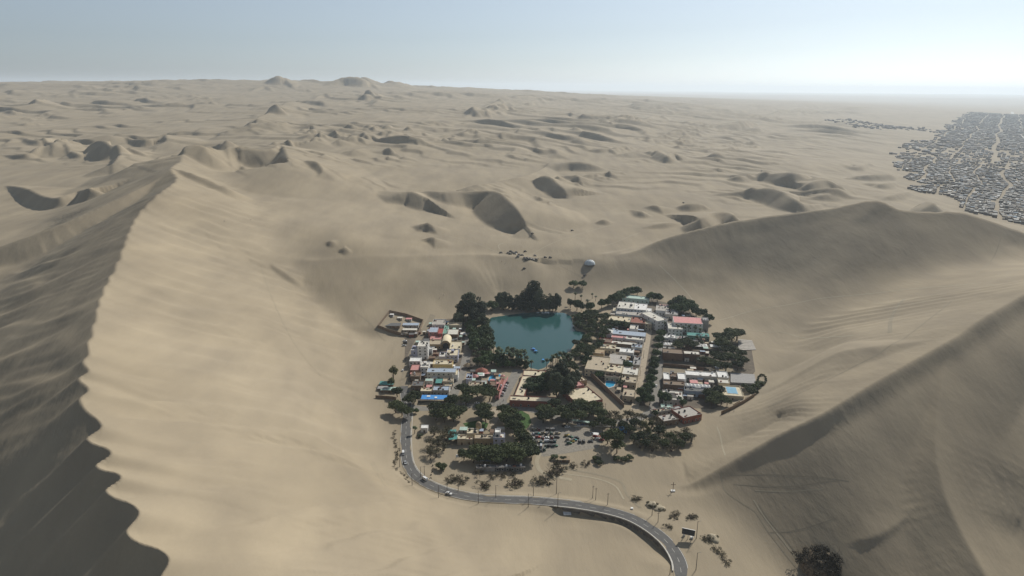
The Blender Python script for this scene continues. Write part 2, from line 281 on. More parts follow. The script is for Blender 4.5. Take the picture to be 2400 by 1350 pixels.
def terrain2(X, Y, Z):
    r = np.hypot(X, Y)
    # trains of small crescent dunes: steep faces turned away from the sun
    m = (r > 1150) & (r < 9000)
    x = X[m]; y = Y[m]; q = x*.52+y*.85; s = x*.85-y*.52; rm = r[m]
    def train(lam, amp, ox, thr, wl):
        ph = q/lam+1.3*pnoise(s/wl+ox, q/(wl*2.2))+.5*pnoise(s/(wl*.4)+ox, q/(wl*.7))
        patch = np.clip((pnoise(s/(wl*2.1)+ox*3, q/(wl*4.5)+ox)-thr)*3.2, 0, 1)
        return amp*saw(ph, .13)*patch*np.clip(.5+1.2*pnoise(s/(wl*.8)+7, q/(wl*.9)+ox), 0, 1.2)
    f1 = sstep(1150, 1700, rm)*(1-.6*sstep(2500, 5500, rm)); f2 = sstep(1700, 2600, rm)*(1-sstep(7000, 9000, rm))
    town = sstep(.50, .56, x/rm)*(1-sstep(.36, .5, 0*x+.2))
    keep = 1-sstep(.40, .50, x/rm)
    f0 = sstep(1150, 1350, rm)*(1-sstep(2200, 3000, rm))
    Z[m] = Z[m]+keep*(f0*train(52, 5.5, 8.9, .02, 75.0)+f1*train(105, 12, 1.3, -.10, 170.0)+f2*train(220, 25, 4.7, -.14, 380.0))
    for d in DUNES:
        if d['auto'] or d.get('post'): add_dune(X, Y, Z, d)
    m = r < 2500
    if m.any():
        x = X[m]; y = Y[m]; z = Z[m]; rm = r[m]
        so = poly_sd(x, y, OASIS)
        w = 1-sstep(-8, 72, so)**.8
        z = z*(1-w)
        # wind ridges on the open sand
        ax = math.radians(20); wr = x*math.cos(ax)+y*math.sin(ax)+9*pnoise(x/60.0, y/60.0)
        z = z+(1-w)*0.05*np.sin((wr+6*pnoise(x/17.0, y/17.0))/12.0*2*np.pi)*np.clip(pnoise(x/70.0+3, y/70.0)*1.5+.1, 0, 1)*(1-sstep(1200, 2400, rm))
        z = z+(1-w)*0.55*pnoise(x/26.0, y/26.0)*(1-.7*w)
        sl = poly_sd(x, y, LAGOON)
        z = np.where(sl < 8, z*sstep(0, 8, sl)+(-.35)*(1-sstep(0, 8, sl))-2.5*(1-sstep(-10, 1.0, sl)), z)
        # road bed and the retaining-wall drop on its near side
        sd, S, T = line_dist(x, y, ROAD)
        zr = np.interp(T, np.arange(len(ROAD)), ROAD[:, 2])
        near = 4.0
        wroad = 1-sstep(4.6, 13.0, np.abs(sd))
        u = T/6.0
        drop = sstep(1.2, 3.2, u)*(1-sstep(7.6, 8.25, u))          # photo: wall from the bend to the pole at (1305,1180)
        z0 = z.copy()
        z = z*(1-wroad)+(zr-.12)*wroad
        pit = drop*np.where(sd > 4.15, 1.0, 0.0)*(1-sstep(8, 26, sd))
        z = z*(1-pit)+np.minimum(z0, zr-2.9+2.0*np.exp(-((u-5.2)/1.0)**2)*sstep(5, 11, sd))*pit
        Z[m] = z
    return Z

# ------------------------------------------------------------------ the sand sheet: a log-polar grid, fine in front, coarse behind
F = math.radians(41)
TH = np.concatenate([np.linspace(-math.pi, -F, 60, endpoint=False), np.linspace(-F, F, 640, endpoint=False), np.linspace(F, math.pi, 61)])
lr = []
v = math.log(30)
while v < math.log(46000):
    lr.append(v); R_ = math.exp(v)
    v += .03 if R_ < 140 else .0045 if R_ < 1300 else .0042 if R_ < 4200 else .008 if R_ < 8000 else .03
LR = np.array(lr); RR = np.exp(LR)
GX = RR[:, None]*np.sin(TH)[None, :]; GY = RR[:, None]*np.cos(TH)[None, :]
GZ = terrain(GX.ravel(), GY.ravel()).reshape(GX.shape)
def blur_flank(r0, r1, crest, sgn, d0, d1, far0, far1, nt_, nr_, xmin):
    """wind-smooth one flank of a dune, leaving its crest sharp"""
    i0, i1 = np.searchsorted(RR, [r0, r1]); sub = GZ[i0:i1].copy(); b = sub.copy()
    for _k in range(3):
        for ax, n2 in ((1, nt_), (0, nr_)):
            acc = np.zeros_like(b)
            for o in range(-n2, n2+1): acc += np.roll(b, o, ax)
            b = acc/(2*n2+1)
    x = GX[i0:i1].ravel(); y = GY[i0:i1].ravel(); sd, S, T = line_dist(x, y, cat(np.array([P(*c) for c in crest]), 5)); sd = sd*sgn
    w = (sstep(d0, d1, sd)*(1-sstep(far0, far1, sd))*sstep(xmin, xmin+20, x)*sstep(0, 25, poly_sd(x, y, OASIS))).reshape(sub.shape)
    w[:14] = 0; w[-14:] = 0
    GZ[i0:i1] = sub*(1-w)+b*w
blur_flank(560, 1150, RDC, -1, 14, 50, 190, 260, 6, 4, 40)
blur_flank(130, 800, FDC, 1, 2, 16, 260, 330, 12, 8, 60)
GZ = terrain2(GX.ravel(), GY.ravel(), GZ.ravel().copy()).reshape(GX.shape)
nr, nt = GX.shape
def ground_z(x, y):
    th = math.atan2(x, y); l = math.log(max(31.0, math.hypot(x, y)))
    i = min(max(int(np.searchsorted(LR, l))-1, 0), nr-2); j = min(max(int(np.searchsorted(TH, th))-1, 0), nt-2)
    a = (l-LR[i])/(LR[i+1]-LR[i]); b = (th-TH[j])/(TH[j+1]-TH[j])
    return float((GZ[i, j]*(1-b)+GZ[i, j+1]*b)*(1-a)+(GZ[i+1, j]*(1-b)+GZ[i+1, j+1]*b)*a)
def hit(u, v):
    """the sand surface seen at a photo point"""
    d = ray(u, v); t0 = 60.0; p = None
    while t0 < 30000:
        x, y, z = d[0]*t0, d[1]*t0, CAMZ+d[2]*t0
        if z < ground_z(x, y): break
        t0 *= 1.006
    lo = t0/1.006; hi = t0
    for _ in range(12):
        mm = (lo+hi)/2
        if CAMZ+d[2]*mm < ground_z(d[0]*mm, d[1]*mm): hi = mm
        else: lo = mm
    return np.array([d[0]*hi, d[1]*hi, ground_z(d[0]*hi, d[1]*hi)])

# ------------------------------------------------------------------ materials
MATS = {}
def mat(name, col, rough=.85, var=.12, scale=.4, bump=0.0, spec=.3, metal=0.0, alpha=None):
    if name in MATS: return MATS[name]
    m = bpy.data.materials.new(name); m.use_nodes = True; nt_ = m.node_tree; b = nt_.nodes['Principled BSDF']
    b.inputs['Roughness'].default_value = rough; b.inputs['Metallic'].default_value = metal
    b.inputs['Specular IOR Level'].default_value = spec
    tc = nt_.nodes.new('ShaderNodeTexCoord'); no = nt_.nodes.new('ShaderNodeTexNoise'); no.inputs['Scale'].default_value = scale; no.inputs['Detail'].default_value = 5
    g = nt_.nodes.new('ShaderNodeNewGeometry')
    nt_.links.new(g.outputs['Position'], no.inputs['Vector'])
    r = nt_.nodes.new('ShaderNodeValToRGB')
    r.color_ramp.elements[0].position = .3; r.color_ramp.elements[1].position = .7
    r.color_ramp.elements[0].color = tuple(c*(1-var) for c in col)+(1,); r.color_ramp.elements[1].color = tuple(min(1, c*(1+var)) for c in col)+(1,)
    nt_.links.new(no.outputs['Fac'], r.inputs['Fac']); nt_.links.new(r.outputs['Color'], b.inputs['Base Color'])
    if bump:
        bp = nt_.nodes.new('ShaderNodeBump'); bp.inputs['Strength'].default_value = bump; bp.inputs['Distance'].default_value = .3
        nt_.links.new(no.outputs['Fac'], bp.inputs['Height']); nt_.links.new(bp.outputs['Normal'], b.inputs['Normal'])
    MATS[name] = m; return m
def sand_material():
    m = bpy.data.materials.new('sand'); m.use_nodes = True; N = m.node_tree.nodes; L = m.node_tree.links; b = N['Principled BSDF']
    b.inputs['Roughness'].default_value = .95; b.inputs['Specular IOR Level'].default_value = .12
    g = N.new('ShaderNodeNewGeometry')
    def noise(scale, det, vec=None, rough=.5):
        n = N.new('ShaderNodeTexNoise'); n.inputs['Scale'].default_value = scale; n.inputs['Detail'].default_value = det; n.inputs['Roughness'].default_value = rough
        L.new(vec or g.outputs['Position'], n.inputs['Vector']); return n
    mp = N.new('ShaderNodeMapping'); mp.inputs['Rotation'].default_value = (0, 0, math.radians(28)); mp.inputs['Scale'].default_value = (1, .25, 1)
    L.new(g.outputs['Position'], mp.inputs['Vector'])
    big = noise(.006, 4); streak = noise(.035, 5, mp.outputs['Vector']); fine = noise(1.2, 4)
    r1 = N.new('ShaderNodeValToRGB'); r1.color_ramp.elements[0].position = .32; r1.color_ramp.elements[1].position = .68
    r1.color_ramp.elements[0].color = (.318, .265, .187, 1); r1.color_ramp.elements[1].color = (.371, .312, .226, 1)
    L.new(big.outputs['Fac'], r1.inputs['Fac'])
    r2 = N.new('ShaderNodeValToRGB'); r2.color_ramp.elements[0].position = .3; r2.color_ramp.elements[1].position = .75
    r2.color_ramp.elements[0].color = (.80, .80, .81, 1); r2.color_ramp.elements[1].color = (1.06, 1.05, 1.03, 1)
    L.new(streak.outputs['Fac'], r2.inputs['Fac'])
    mx = N.new('ShaderNodeMix'); mx.data_type = 'RGBA'; mx.blend_type = 'MULTIPLY'; mx.inputs[0].default_value = 1
    L.new(r1.outputs['Color'], mx.inputs[6]); L.new(r2.outputs['Color'], mx.inputs[7])
    r3 = N.new('ShaderNodeValToRGB'); r3.color_ramp.elements[0].color = (.9, .9, .9, 1); r3.color_ramp.elements[1].color = (1.08, 1.08, 1.08, 1)
    L.new(fine.outputs['Fac'], r3.inputs['Fac'])
    mx2 = N.new('ShaderNodeMix'); mx2.data_type = 'RGBA'; mx2.blend_type = 'MULTIPLY'; mx2.inputs[0].default_value = .6
    L.new(mx.outputs[2], mx2.inputs[6]); L.new(r3.outputs['Color'], mx2.inputs[7]); L.new(mx2.outputs[2], b.inputs['Base Color'])
    # wind ripples
    bn = noise(.22, 6, mp.outputs['Vector'], .55)
    b2 = noise(.055, 5, mp.outputs['Vector'], .6); b3 = noise(.9, 3, mp.outputs['Vector'], .5)
    s1 = N.new('ShaderNodeMath'); s1.operation = 'MULTIPLY_ADD'; s1.inputs[1].default_value = 2.2; L.new(b2.outputs['Fac'], s1.inputs[0]); L.new(bn.outputs['Fac'], s1.inputs[2])
    s2 = N.new('ShaderNodeMath'); s2.operation = 'MULTIPLY_ADD'; s2.inputs[1].default_value = .22; L.new(b3.outputs['Fac'], s2.inputs[0]); L.new(s1.outputs[0], s2.inputs[2])
    bp = N.new('ShaderNodeBump'); bp.inputs['Strength'].default_value = .2; bp.inputs['Distance'].default_value = 1.0
    L.new(s2.outputs[0], bp.inputs['Height']); L.new(bp.outputs['Normal'], b.inputs['Normal'])
    return m
SAND = sand_material()
def np_mesh(name, co, quads=None, tris=None, material=None, smooth=True):
    me = bpy.data.meshes.new(name)
    co = np.asarray(co, np.float32); q = np.zeros((0, 4), int) if quads is None else np.asarray(quads, int); t = np.zeros((0, 3), int) if tris is None else np.asarray(tris, int)
    me.vertices.add(len(co)); me.vertices.foreach_set('co', co.ravel())
    idx = np.concatenate([q.ravel(), t.ravel()]).astype(np.int32); me.loops.add(len(idx)); me.loops.foreach_set('vertex_index', idx)
    st = np.concatenate([np.arange(len(q))*4, len(q)*4+np.arange(len(t))*3]).astype(np.int32)
    me.polygons.add(len(st)); me.polygons.foreach_set('loop_start', st)
    me.polygons.foreach_set('use_smooth', np.full(len(st), smooth, bool))
    me.update(calc_edges=True); me.validate()
    if material: me.materials.append(material)
    return me
ii, jj = np.meshgrid(np.arange(nr-1), np.arange(nt-1), indexing='ij')
q = np.stack([ii*nt+jj, ii*nt+jj+1, (ii+1)*nt+jj+1, (ii+1)*nt+jj], -1).reshape(-1, 4)[:, ::-1]
co = np.stack([GX.ravel(), GY.ravel(), GZ.ravel()], 1)
c0 = len(co); co = np.vstack([co, [[0, 0, float(GZ[0].mean())]]])
tr = np.stack([np.full(nt-1, c0), np.arange(nt-1)+1, np.arange(nt-1)], 1)
ground = bpy.data.objects.new('sand_dunes', np_mesh('sand_dunes', co, q, tr, SAND)); COL.objects.link(ground); ground['kind'] = 'structure'
# ------------------------------------------------------------------ object helpers
def tag(o, label, cat, group=None):
    o['label'] = label; o['category'] = cat
    if group: o['group'] = group
    return o
def empty(name, loc, rz=0.0, s=1.0):
    o = bpy.data.objects.new(name, None); COL.objects.link(o); o.location = tuple(float(c) for c in loc); o.rotation_euler = (0, 0, rz); o.scale = (s, s, s); o.empty_display_size = .5; return o
def link(name, me, parent=None, loc=(0, 0, 0), rz=0.0):
    o = bpy.data.objects.new(name, me); COL.objects.link(o); o.location = loc; o.rotation_euler = (0, 0, rz)
    if parent: o.parent = parent
    return o
def copy_tree(o, loc, rz=0.0, s=1.0, sz=None):
    r = o.copy(); COL.objects.link(r); r.location = tuple(float(c) for c in loc); r.rotation_euler = (0, 0, rz); r.scale = (s, s, sz or s)
    for ch in o.children:
        c = ch.copy(); COL.objects.link(c); c.parent = r
        for g in ch.children:
            d = g.copy(); COL.objects.link(d); d.parent = c
    return r
class MB:
    def __init__(s): s.v = []; s.f = []
    def box(s, x0, x1, y0, y1, z0, z1, top=True):
        b = len(s.v); s.v += [(x0, y0, z0), (x1, y0, z0), (x1, y1, z0), (x0, y1, z0), (x0, y0, z1), (x1, y0, z1), (x1, y1, z1), (x0, y1, z1)]
        s.f += [(b+3, b+2, b+1, b), (b, b+1, b+5, b+4), (b+1, b+2, b+6, b+5), (b+2, b+3, b+7, b+6), (b+3, b, b+4, b+7)]
        if top: s.f.append((b+4, b+5, b+6, b+7))
        return s
    def poly(s, pts, z0, z1):
        b = len(s.v); n = len(pts)
        s.v += [(p[0], p[1], z0) for p in pts]+[(p[0], p[1], z1) for p in pts]
        s.f.append(tuple(range(b+n, b+2*n)))
        for i in range(n): j = (i+1) % n; s.f.append((b+i, b+j, b+n+j, b+n+i))
        return s
    def tube(s, pts, rad, n=6, cap=True):
        pts = [np.array(p, float) for p in pts]; b = len(s.v)
        if not hasattr(rad, '__len__'): rad = [rad]*len(pts)
        for i, p in enumerate(pts):
            t = pts[min(i+1, len(pts)-1)]-pts[max(i-1, 0)]; t = t/(np.linalg.norm(t)+1e-9)
            a = np.cross(t, (0, 0, 1) if abs(t[2]) < .9 else (1, 0, 0)); a /= np.linalg.norm(a); c = np.cross(t, a)
            for k in range(n):
                g = 2*math.pi*k/n; s.v.append(tuple(p+rad[i]*(a*math.cos(g)+c*math.sin(g))))
        for i in range(len(pts)-1):
            for k in range(n):
                k2 = (k+1) % n; s.f.append((b+i*n+k2, b+i*n+k, b+(i+1)*n+k, b+(i+1)*n+k2))
        if cap: s.f.append(tuple(b+k for k in range(n))); s.f.append(tuple(b+(len(pts)-1)*n+k for k in reversed(range(n))))
        return s
    def lathe(s, prof, n=12, c=(0, 0, 0)):
        b = len(s.v)
        for r, z in prof:
            for k in range(n): g = 2*math.pi*k/n; s.v.append((c[0]+r*math.cos(g), c[1]+r*math.sin(g), c[2]+z))
        for i in range(len(prof)-1):
            for k in range(n): k2 = (k+1) % n; s.f.append((b+i*n+k, b+i*n+k2, b+(i+1)*n+k2, b+(i+1)*n+k))
        return s
    def mesh(s, name, m, smooth=False):
        me = bpy.data.meshes.new(name); me.from_pydata(s.v, [], s.f); me.materials.append(m)
        if smooth: me.polygons.foreach_set('use_smooth', [True]*len(me.polygons))
        me.update(); return me
    def build(s, name, m, parent=None, smooth=False): return link(name, s.mesh(name, m, smooth), parent)

PAL = dict(white=(.72, .71, .68), offwhite=(.60, .57, .50), cream=(.60, .52, .37), yellow=(.58, .44, .20), tan=(.42, .35, .25), ochre=(.36, .27, .16), brown=(.17, .11, .075), dark=(.06, .055, .05),
 brick=(.27, .10, .07), red=(.33, .06, .05), pink=(.58, .27, .26), rose=(.50, .24, .22), lavender=(.42, .43, .54), blue=(.06, .26, .62), bluegrey=(.34, .40, .48), grey=(.32, .31, .30), darkgrey=(.12, .12, .12),
 concrete=(.40, .37, .33), green=(.16, .30, .24), teal=(.08, .26, .24), mint=(.40, .52, .46), thatch=(.26, .20, .13), adobe=(.20, .145, .10))
def paint(c, rough=.85): return mat('paint_'+c, PAL[c], rough, .16, .7, .15)
GLASS = mat('window_glass', (.03, .035, .04), .15, .2, .3, 0, .6)
WOODM = mat('dark_wood', (.09, .06, .04), .8)
STEEL = mat('galvanised_steel', (.35, .35, .35), .5, .1, 2, 0, .5, .6)
TANKM = mat('black_tank_plastic', (.03, .03, .035), .5)
TANKW = mat('white_tank_plastic', (.7, .7, .7), .5)
def water_tank(parent, x, y, z, white=False):
    m = MB().lathe([(0, 0), (.75, 0), (.8, .2), (.8, 1.3), (.6, 1.55), (.25, 1.65), (.22, 1.8), (0, 1.8)], 10, (x, y, z)); return m.build('water_tank', TANKW if white else TANKM, parent, True)
br = random.Random(21)
WIN_ME = {}
def window_meshes(w, h):
    k = (round(w, 1), round(h, 1))
    if k not in WIN_ME:
        f = MB(); t = .12
        f.box(-w/2-t, w/2+t, -.07, .05, -t, 0); f.box(-w/2-t, w/2+t, -.07, .05, h, h+t); f.box(-w/2-t, -w/2, -.07, .05, 0, h); f.box(w/2, w/2+t, -.07, .05, 0, h)
        WIN_ME[k] = (f.mesh('window', paint('offwhite')), MB().box(-w/2, w/2, -.03, .03, 0, h).mesh('pane', GLASS))
    return WIN_ME[k]
def add_window(parent, x, y, z, rz, w=1.3, h=1.4):
    a, b = window_meshes(w, h); o = link('window', a, parent, (x, y, z), rz); link('pane', b, o)
def footprint(u0, u1, vf, vb, h, rot):
    A = P(u0, vf, h); B = P(u1, vf, h); C = P((u0+u1)/2.0, vb, h); F0 = (A+B)/2
    w = np.linalg.norm(B[:2]-A[:2])/max(.75, math.cos(rot)); d = max(2.5, (C[1]-F0[1])/math.cos(rot))
    return F0, w, d
def house(label, u0, u1, vf, vb, h, wall='offwhite', roof='tan', rot=0.0, win=True, clutter=2, par=.6, name='house', cat='house', group=None, door=True, hut=False, wallz=0.0):
    """flat-roofed building: the photo's front roof edge (u0..u1 at vf), back roof edge vb, height h"""
    rz = -math.radians(rot); F0, w, d = footprint(u0, u1, vf, vb, h, rz)
    gz = min(0.0, ground_z(F0[0], F0[1]))
    t = empty(name, (F0[0], F0[1], gz-.05), rz); tag(t, label, cat, group)
    x0, x1 = -w/2, w/2; H = h-gz
    m = MB(); th = .22
    m.box(x0, x1, 0, th, 0, H+par); m.box(x0, x1, d-th, d, 0, H+par); m.box(x0, x0+th, th+.001, d-th-.001, 0, H+par-.004); m.box(x1-th, x1, th+.001, d-th-.001, 0, H+par-.004)
    m.build('wall', paint(wall), t)
    MB().box(x0+th+.002, x1-th-.002, th+.002, d-th-.002, H-.22, H).build('roof', paint(roof), t)
    MB().box(x0-.04, x1+.04, -.04, th+.04, H+par, H+par+.10).build('parapet_cap', paint('concrete'), t)
    if win and w > 3:
        nf = max(1, int(H/3.0)); n = max(1, min(6, int(w/3.4)))
        for f in range(nf):
            for i in range(n):
                if f == 0 and door and i == n//2: continue
                add_window(t, x0+w*(i+.5)/n, 0, f*H/nf+1.0, 0)
        sx = 1 if F0[0] < 0 else -1
        ns = max(1, min(3, int(d/4.5)))
        for f in range(nf):
            for i in range(ns): add_window(t, x1 if sx > 0 else x0, d*(i+.5)/ns, f*H/nf+1.0, math.pi/2*sx)
    if door and w > 2.4:
        n = max(1, min(6, int(w/3.4))); dx = x0+w*(n//2+.5)/n
        o = MB().box(dx-.55, dx+.55, -.06, .04, 0, 2.1).build('door', WOODM, t); MB().box(dx+.35, dx+.42, -.12, -.06, 1.0, 1.1).build('handle', STEEL, o)
    if hut and w > 5 and d > 4:
        hx = br.uniform(x0+1.8, x1-1.8); o = MB().box(hx-1.4, hx+1.4, d*.5, min(d-.5, d*.5+2.6), H, H+2.3).build('stair_hut', paint(wall), t)
        MB().box(hx-.4, hx+.4, d*.5-.05, d*.5+.03, H, H+1.9).build('door', WOODM, o)
    for i in range(clutter):
        x = br.uniform(x0+1, x1-1); y = br.uniform(1, max(1.2, d-1)); k = br.random()
        if k < .35: water_tank(t, x, y, H, br.random() < .3)
        elif k < .7: MB().box(x-.7, x+.7, y-.5, y+.5, H, H+br.uniform(.4, 1.0)).build('roof_box', paint(br.choice(['grey', 'darkgrey', 'offwhite', 'brown', 'brick'])), t)
        else:
            l = br.uniform(1.2, 3.0); MB().box(x-l/2, x+l/2, y-.12, y+.12, H, H+.9).build('low_wall', paint(br.choice(['concrete', 'brick', 'offwhite'])), t)
    return t
def canopy(label, u0, u1, vf, vb, h, col, rot=0.0, name='canopy', cat='canopy', scallop=0, group=None, thick=.15):
    rz = -math.radians(rot); F0, w, d = footprint(u0, u1, vf, vb, h, rz)
    t = empty(name, (F0[0], F0[1], -.05), rz); tag(t, label, cat, group)
    if scallop:
        n = scallop
        for i in range(n):                                              # a row of small peaked tents sharing posts
            a, b = -w/2+w*i/n, -w/2+w*(i+1)/n; m = MB(); c = (a+b)/2
            m.v += [(a, 0, h), (b, 0, h), (b, d, h), (a, d, h), (c, d/2, h+1.5), (a, 0, h-.3), (b, 0, h-.3), (b, d, h-.3), (a, d, h-.3)]
            m.f += [(0, 1, 4), (1, 2, 4), (2, 3, 4), (3, 0, 4), (5, 6, 1, 0), (6, 7, 2, 1), (7, 8, 3, 2), (8, 5, 0, 3)]; m.build('tent_roof', paint(col), t)
    else:
        MB().box(-w/2, w/2, 0, d, h, h+thick).build('roof_sheet', paint(col), t)
    nx = max(2, min(6, int(w/5)+1)) if not scallop else scallop+1
    for i in range(nx):
        for y in (.15, d-.15):
            x = -w/2+.15+(w-.3)*i/(nx-1); MB().box(x-.07, x+.07, y-.07, y+.07, 0, h).build('post', STEEL, t)
    return t
def flat_sheet(name, px, z, m, kind='structure', label=None, cat=None):
    pts = [P(u, v, z) for u, v in px]; me = bpy.data.meshes.new(name)
    me.from_pydata([tuple(map(float, q)) for q in pts], [], [tuple(range(len(pts)))]); me.update()
    if me.polygons[0].normal.z < 0: me.flip_normals()
    me.materials.append(m); o = link(name, me)
    if kind: o['kind'] = kind
    if label: tag(o, label, cat)
    return o
def yard_wall(label, px, h, col, name='yard_wall', cat='wall', th=.35, zs=None, cap=False):
    """free-standing wall along photo points (its foot)"""
    p = [hit(u, v) for u, v in px]; o = empty(name, p[0]); tag(o, label, cat)
    for a, b in zip(p[:-1], p[1:]):
        a = a-p[0]; b = b-p[0]; L = math.hypot(b[0]-a[0], b[1]-a[1]); nx, ny = -(b[1]-a[1])/L*th/2, (b[0]-a[0])/L*th/2
        m = MB(); z = min(a[2], b[2])-1.2
        m.v = [(a[0]-nx, a[1]-ny, z), (b[0]-nx, b[1]-ny, z), (b[0]+nx, b[1]+ny, z), (a[0]+nx, a[1]+ny, z), (a[0]-nx, a[1]-ny, a[2]+h), (b[0]-nx, b[1]-ny, b[2]+h), (b[0]+nx, b[1]+ny, b[2]+h), (a[0]+nx, a[1]+ny, a[2]+h)]
        m.f = [(0, 1, 5, 4), (1, 2, 6, 5), (2, 3, 7, 6), (3, 0, 4, 7), (4, 5, 6, 7), (3, 2, 1, 0)]
        m.build('wall_panel', paint(col), o)
    return o

# ------------------------------------------------------------------ water, roads, paving
wm = bpy.data.materials.new('lagoon_water'); wm.use_nodes = True
wb = wm.node_tree.nodes['Principled BSDF']; wb.inputs['Base Color'].default_value = (.022, .082, .080, 1); wb.inputs['Roughness'].default_value = .12; wb.inputs['IOR'].default_value = 1.33
wno = wm.node_tree.nodes.new('ShaderNodeTexNoise'); wno.inputs['Scale'].default_value = .8; wno.inputs['Detail'].default_value = 4
wge = wm.node_tree.nodes.new('ShaderNodeNewGeometry'); wm.node_tree.links.new(wge.outputs['Position'], wno.inputs['Vector'])
wbp = wm.node_tree.nodes.new('ShaderNodeBump'); wbp.inputs['Strength'].default_value = .12; wbp.inputs['Distance'].default_value = .12
wm.node_tree.links.new(wno.outputs['Fac'], wbp.inputs['Height']); wm.node_tree.links.new(wbp.outputs['Normal'], wb.inputs['Normal'])
c = LAGOON.mean(0); big = c+(LAGOON-c)*1.05
me = bpy.data.meshes.new('lagoon'); me.from_pydata([(float(q[0]), float(q[1]), -.6) for q in big], [], [tuple(range(len(big)))]); me.update()
if me.polygons[0].normal.z < 0: me.flip_normals()
me.materials.append(wm); o = link('lagoon', me); o['kind'] = 'structure'
ASPH = mat('asphalt', (.115, .112, .108), .9, .12, .5, .1)
ASPH2 = mat('worn_paving', (.22, .205, .18), .9, .15, .35, .1)
DIRT = mat('packed_dirt', (.25, .21, .15), .95, .14, .25, .2)
GRAV = mat('gravel', (.25, .225, .185), .95, .2, .6, .3)
LAWN = mat('lawn', (.045, .095, .022), .95, .3, .5, .4)
KERBM = mat('pale_kerb', (.55, .53, .48), .85)
WHITEP = mat('road_paint', (.62, .60, .55), .8)
def ribbon(name, p, w0, w1, dz, m, close=False):
    """strip along polyline p (x, y, z) from offset w0 to w1 (left +)"""
    p = np.array(p); t = np.gradient(p[:, :2], axis=0); t /= np.linalg.norm(t, axis=1)[:, None]+1e-9; n = np.stack([-t[:, 1], t[:, 0]], 1)
    a = np.column_stack([p[:, :2]+n*w0, p[:, 2]+dz]); b = np.column_stack([p[:, :2]+n*w1, p[:, 2]+dz]); k = len(p)
    i = np.arange(k-1); q = np.stack([i, i+1, k+i+1, k+i], 1)
    if w1 < w0: q = q[:, ::-1]
    return np_mesh(name, np.vstack([a, b]), q, None, m, True)
o = link('road', ribbon('road', ROAD, -4.1, 4.1, .06, ASPH)); o['kind'] = 'structure'
R2 = ROAD
for w0, nm in ((-3.9, 'edge_line'), (3.65, 'edge_line')):
    q = link(nm, ribbon(nm, R2, w0, w0+.25, .10, WHITEP), o)
s_ = np.concatenate([[0], np.cumsum(np.linalg.norm(np.diff(ROAD[:, :2], axis=0), axis=1))])
for k in range(int(s_[-1]/9)):
    ss = np.linspace(k*9, k*9+4, 5); pp = np.stack([np.interp(ss, s_, ROAD[:, i]) for i in range(3)], 1)
    link('lane_dash', ribbon('lane_dash', pp, -.08, .08, .10, WHITEP), o)
# wind-blown sand lapping over the road edges
for side, ph in ((1, 3.3), (-1, 9.1)):
    n_ = len(ROAD); t_ = np.gradient(ROAD[:, :2], axis=0); t_ /= np.linalg.norm(t_, axis=1)[:, None]; nn = np.stack([-t_[:, 1], t_[:, 0]], 1)*side
    w_ = np.clip(.25+2.6*pnoise(s_/17.0+ph, s_*0)+1.2*pnoise(s_/5.0+ph, s_*0+3), 0, 2.0)[:, None]
    a_ = np.column_stack([ROAD[:, :2]+nn*4.12, ROAD[:, 2]+.115]); b_ = np.column_stack([ROAD[:, :2]+nn*(4.1-w_), ROAD[:, 2]+.108]); i_ = np.arange(n_-1); q_ = np.stack([i_, i_+1, n_+i_+1, n_+i_], 1)
    q = link('sand_drift', np_mesh('sand_drift', np.vstack([a_, b_]), q_ if side < 0 else q_[:, ::-1], None, SAND)); q['kind'] = 'structure'
# low kerb on the village side
nrm = None
def strip_wall(name, p, w0, w1, z0, z1, m, parent=None):
    """solid strip between two offsets and two heights relative to p"""
    p = np.array(p); t = np.gradient(p[:, :2], axis=0); t /= np.linalg.norm(t, axis=1)[:, None]+1e-9; n = np.stack([-t[:, 1], t[:, 0]], 1); k = len(p)
    rows = [np.column_stack([p[:, :2]+n*w, p[:, 2]+z]) for w, z in ((w0, z0), (w1, z0), (w1, z1), (w0, z1))]
    i = np.arange(k-1); q = []
    for a in range(4): b = (a+1) % 4; q.append(np.stack([a*k+i, a*k+i+1, b*k+i+1, b*k+i], 1)[:, ::-1])
    q.append(np.array([[0, k, 2*k, 3*k], [3*k+k-1, 2*k+k-1, k+k-1, k-1]]))
    return link(name, np_mesh(name, np.vstack(rows), np.vstack(q), None, m, False), parent)
k0, k1 = 6*7, len(ROAD)-12
o = strip_wall('kerb', ROAD[k0:k1], -4.6, -4.2, -.4, .22, KERBM); o['kind'] = 'structure'
# retaining wall with parapet under the bend
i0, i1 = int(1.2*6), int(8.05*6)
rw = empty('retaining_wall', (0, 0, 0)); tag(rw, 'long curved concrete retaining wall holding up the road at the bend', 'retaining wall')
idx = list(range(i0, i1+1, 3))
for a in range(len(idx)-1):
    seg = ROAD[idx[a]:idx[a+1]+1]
    strip_wall('wall_panel', seg, 4.15, 4.6, -7.5, .10, paint('darkgrey') if False else mat('stained_concrete', (.16, .15, .14), .9, .3, .3, .2), rw)  # dark concrete, mottled at random
strip_wall('parapet', ROAD[i0:i1+1], 4.12, 4.65, .104, .75, KERBM, rw)

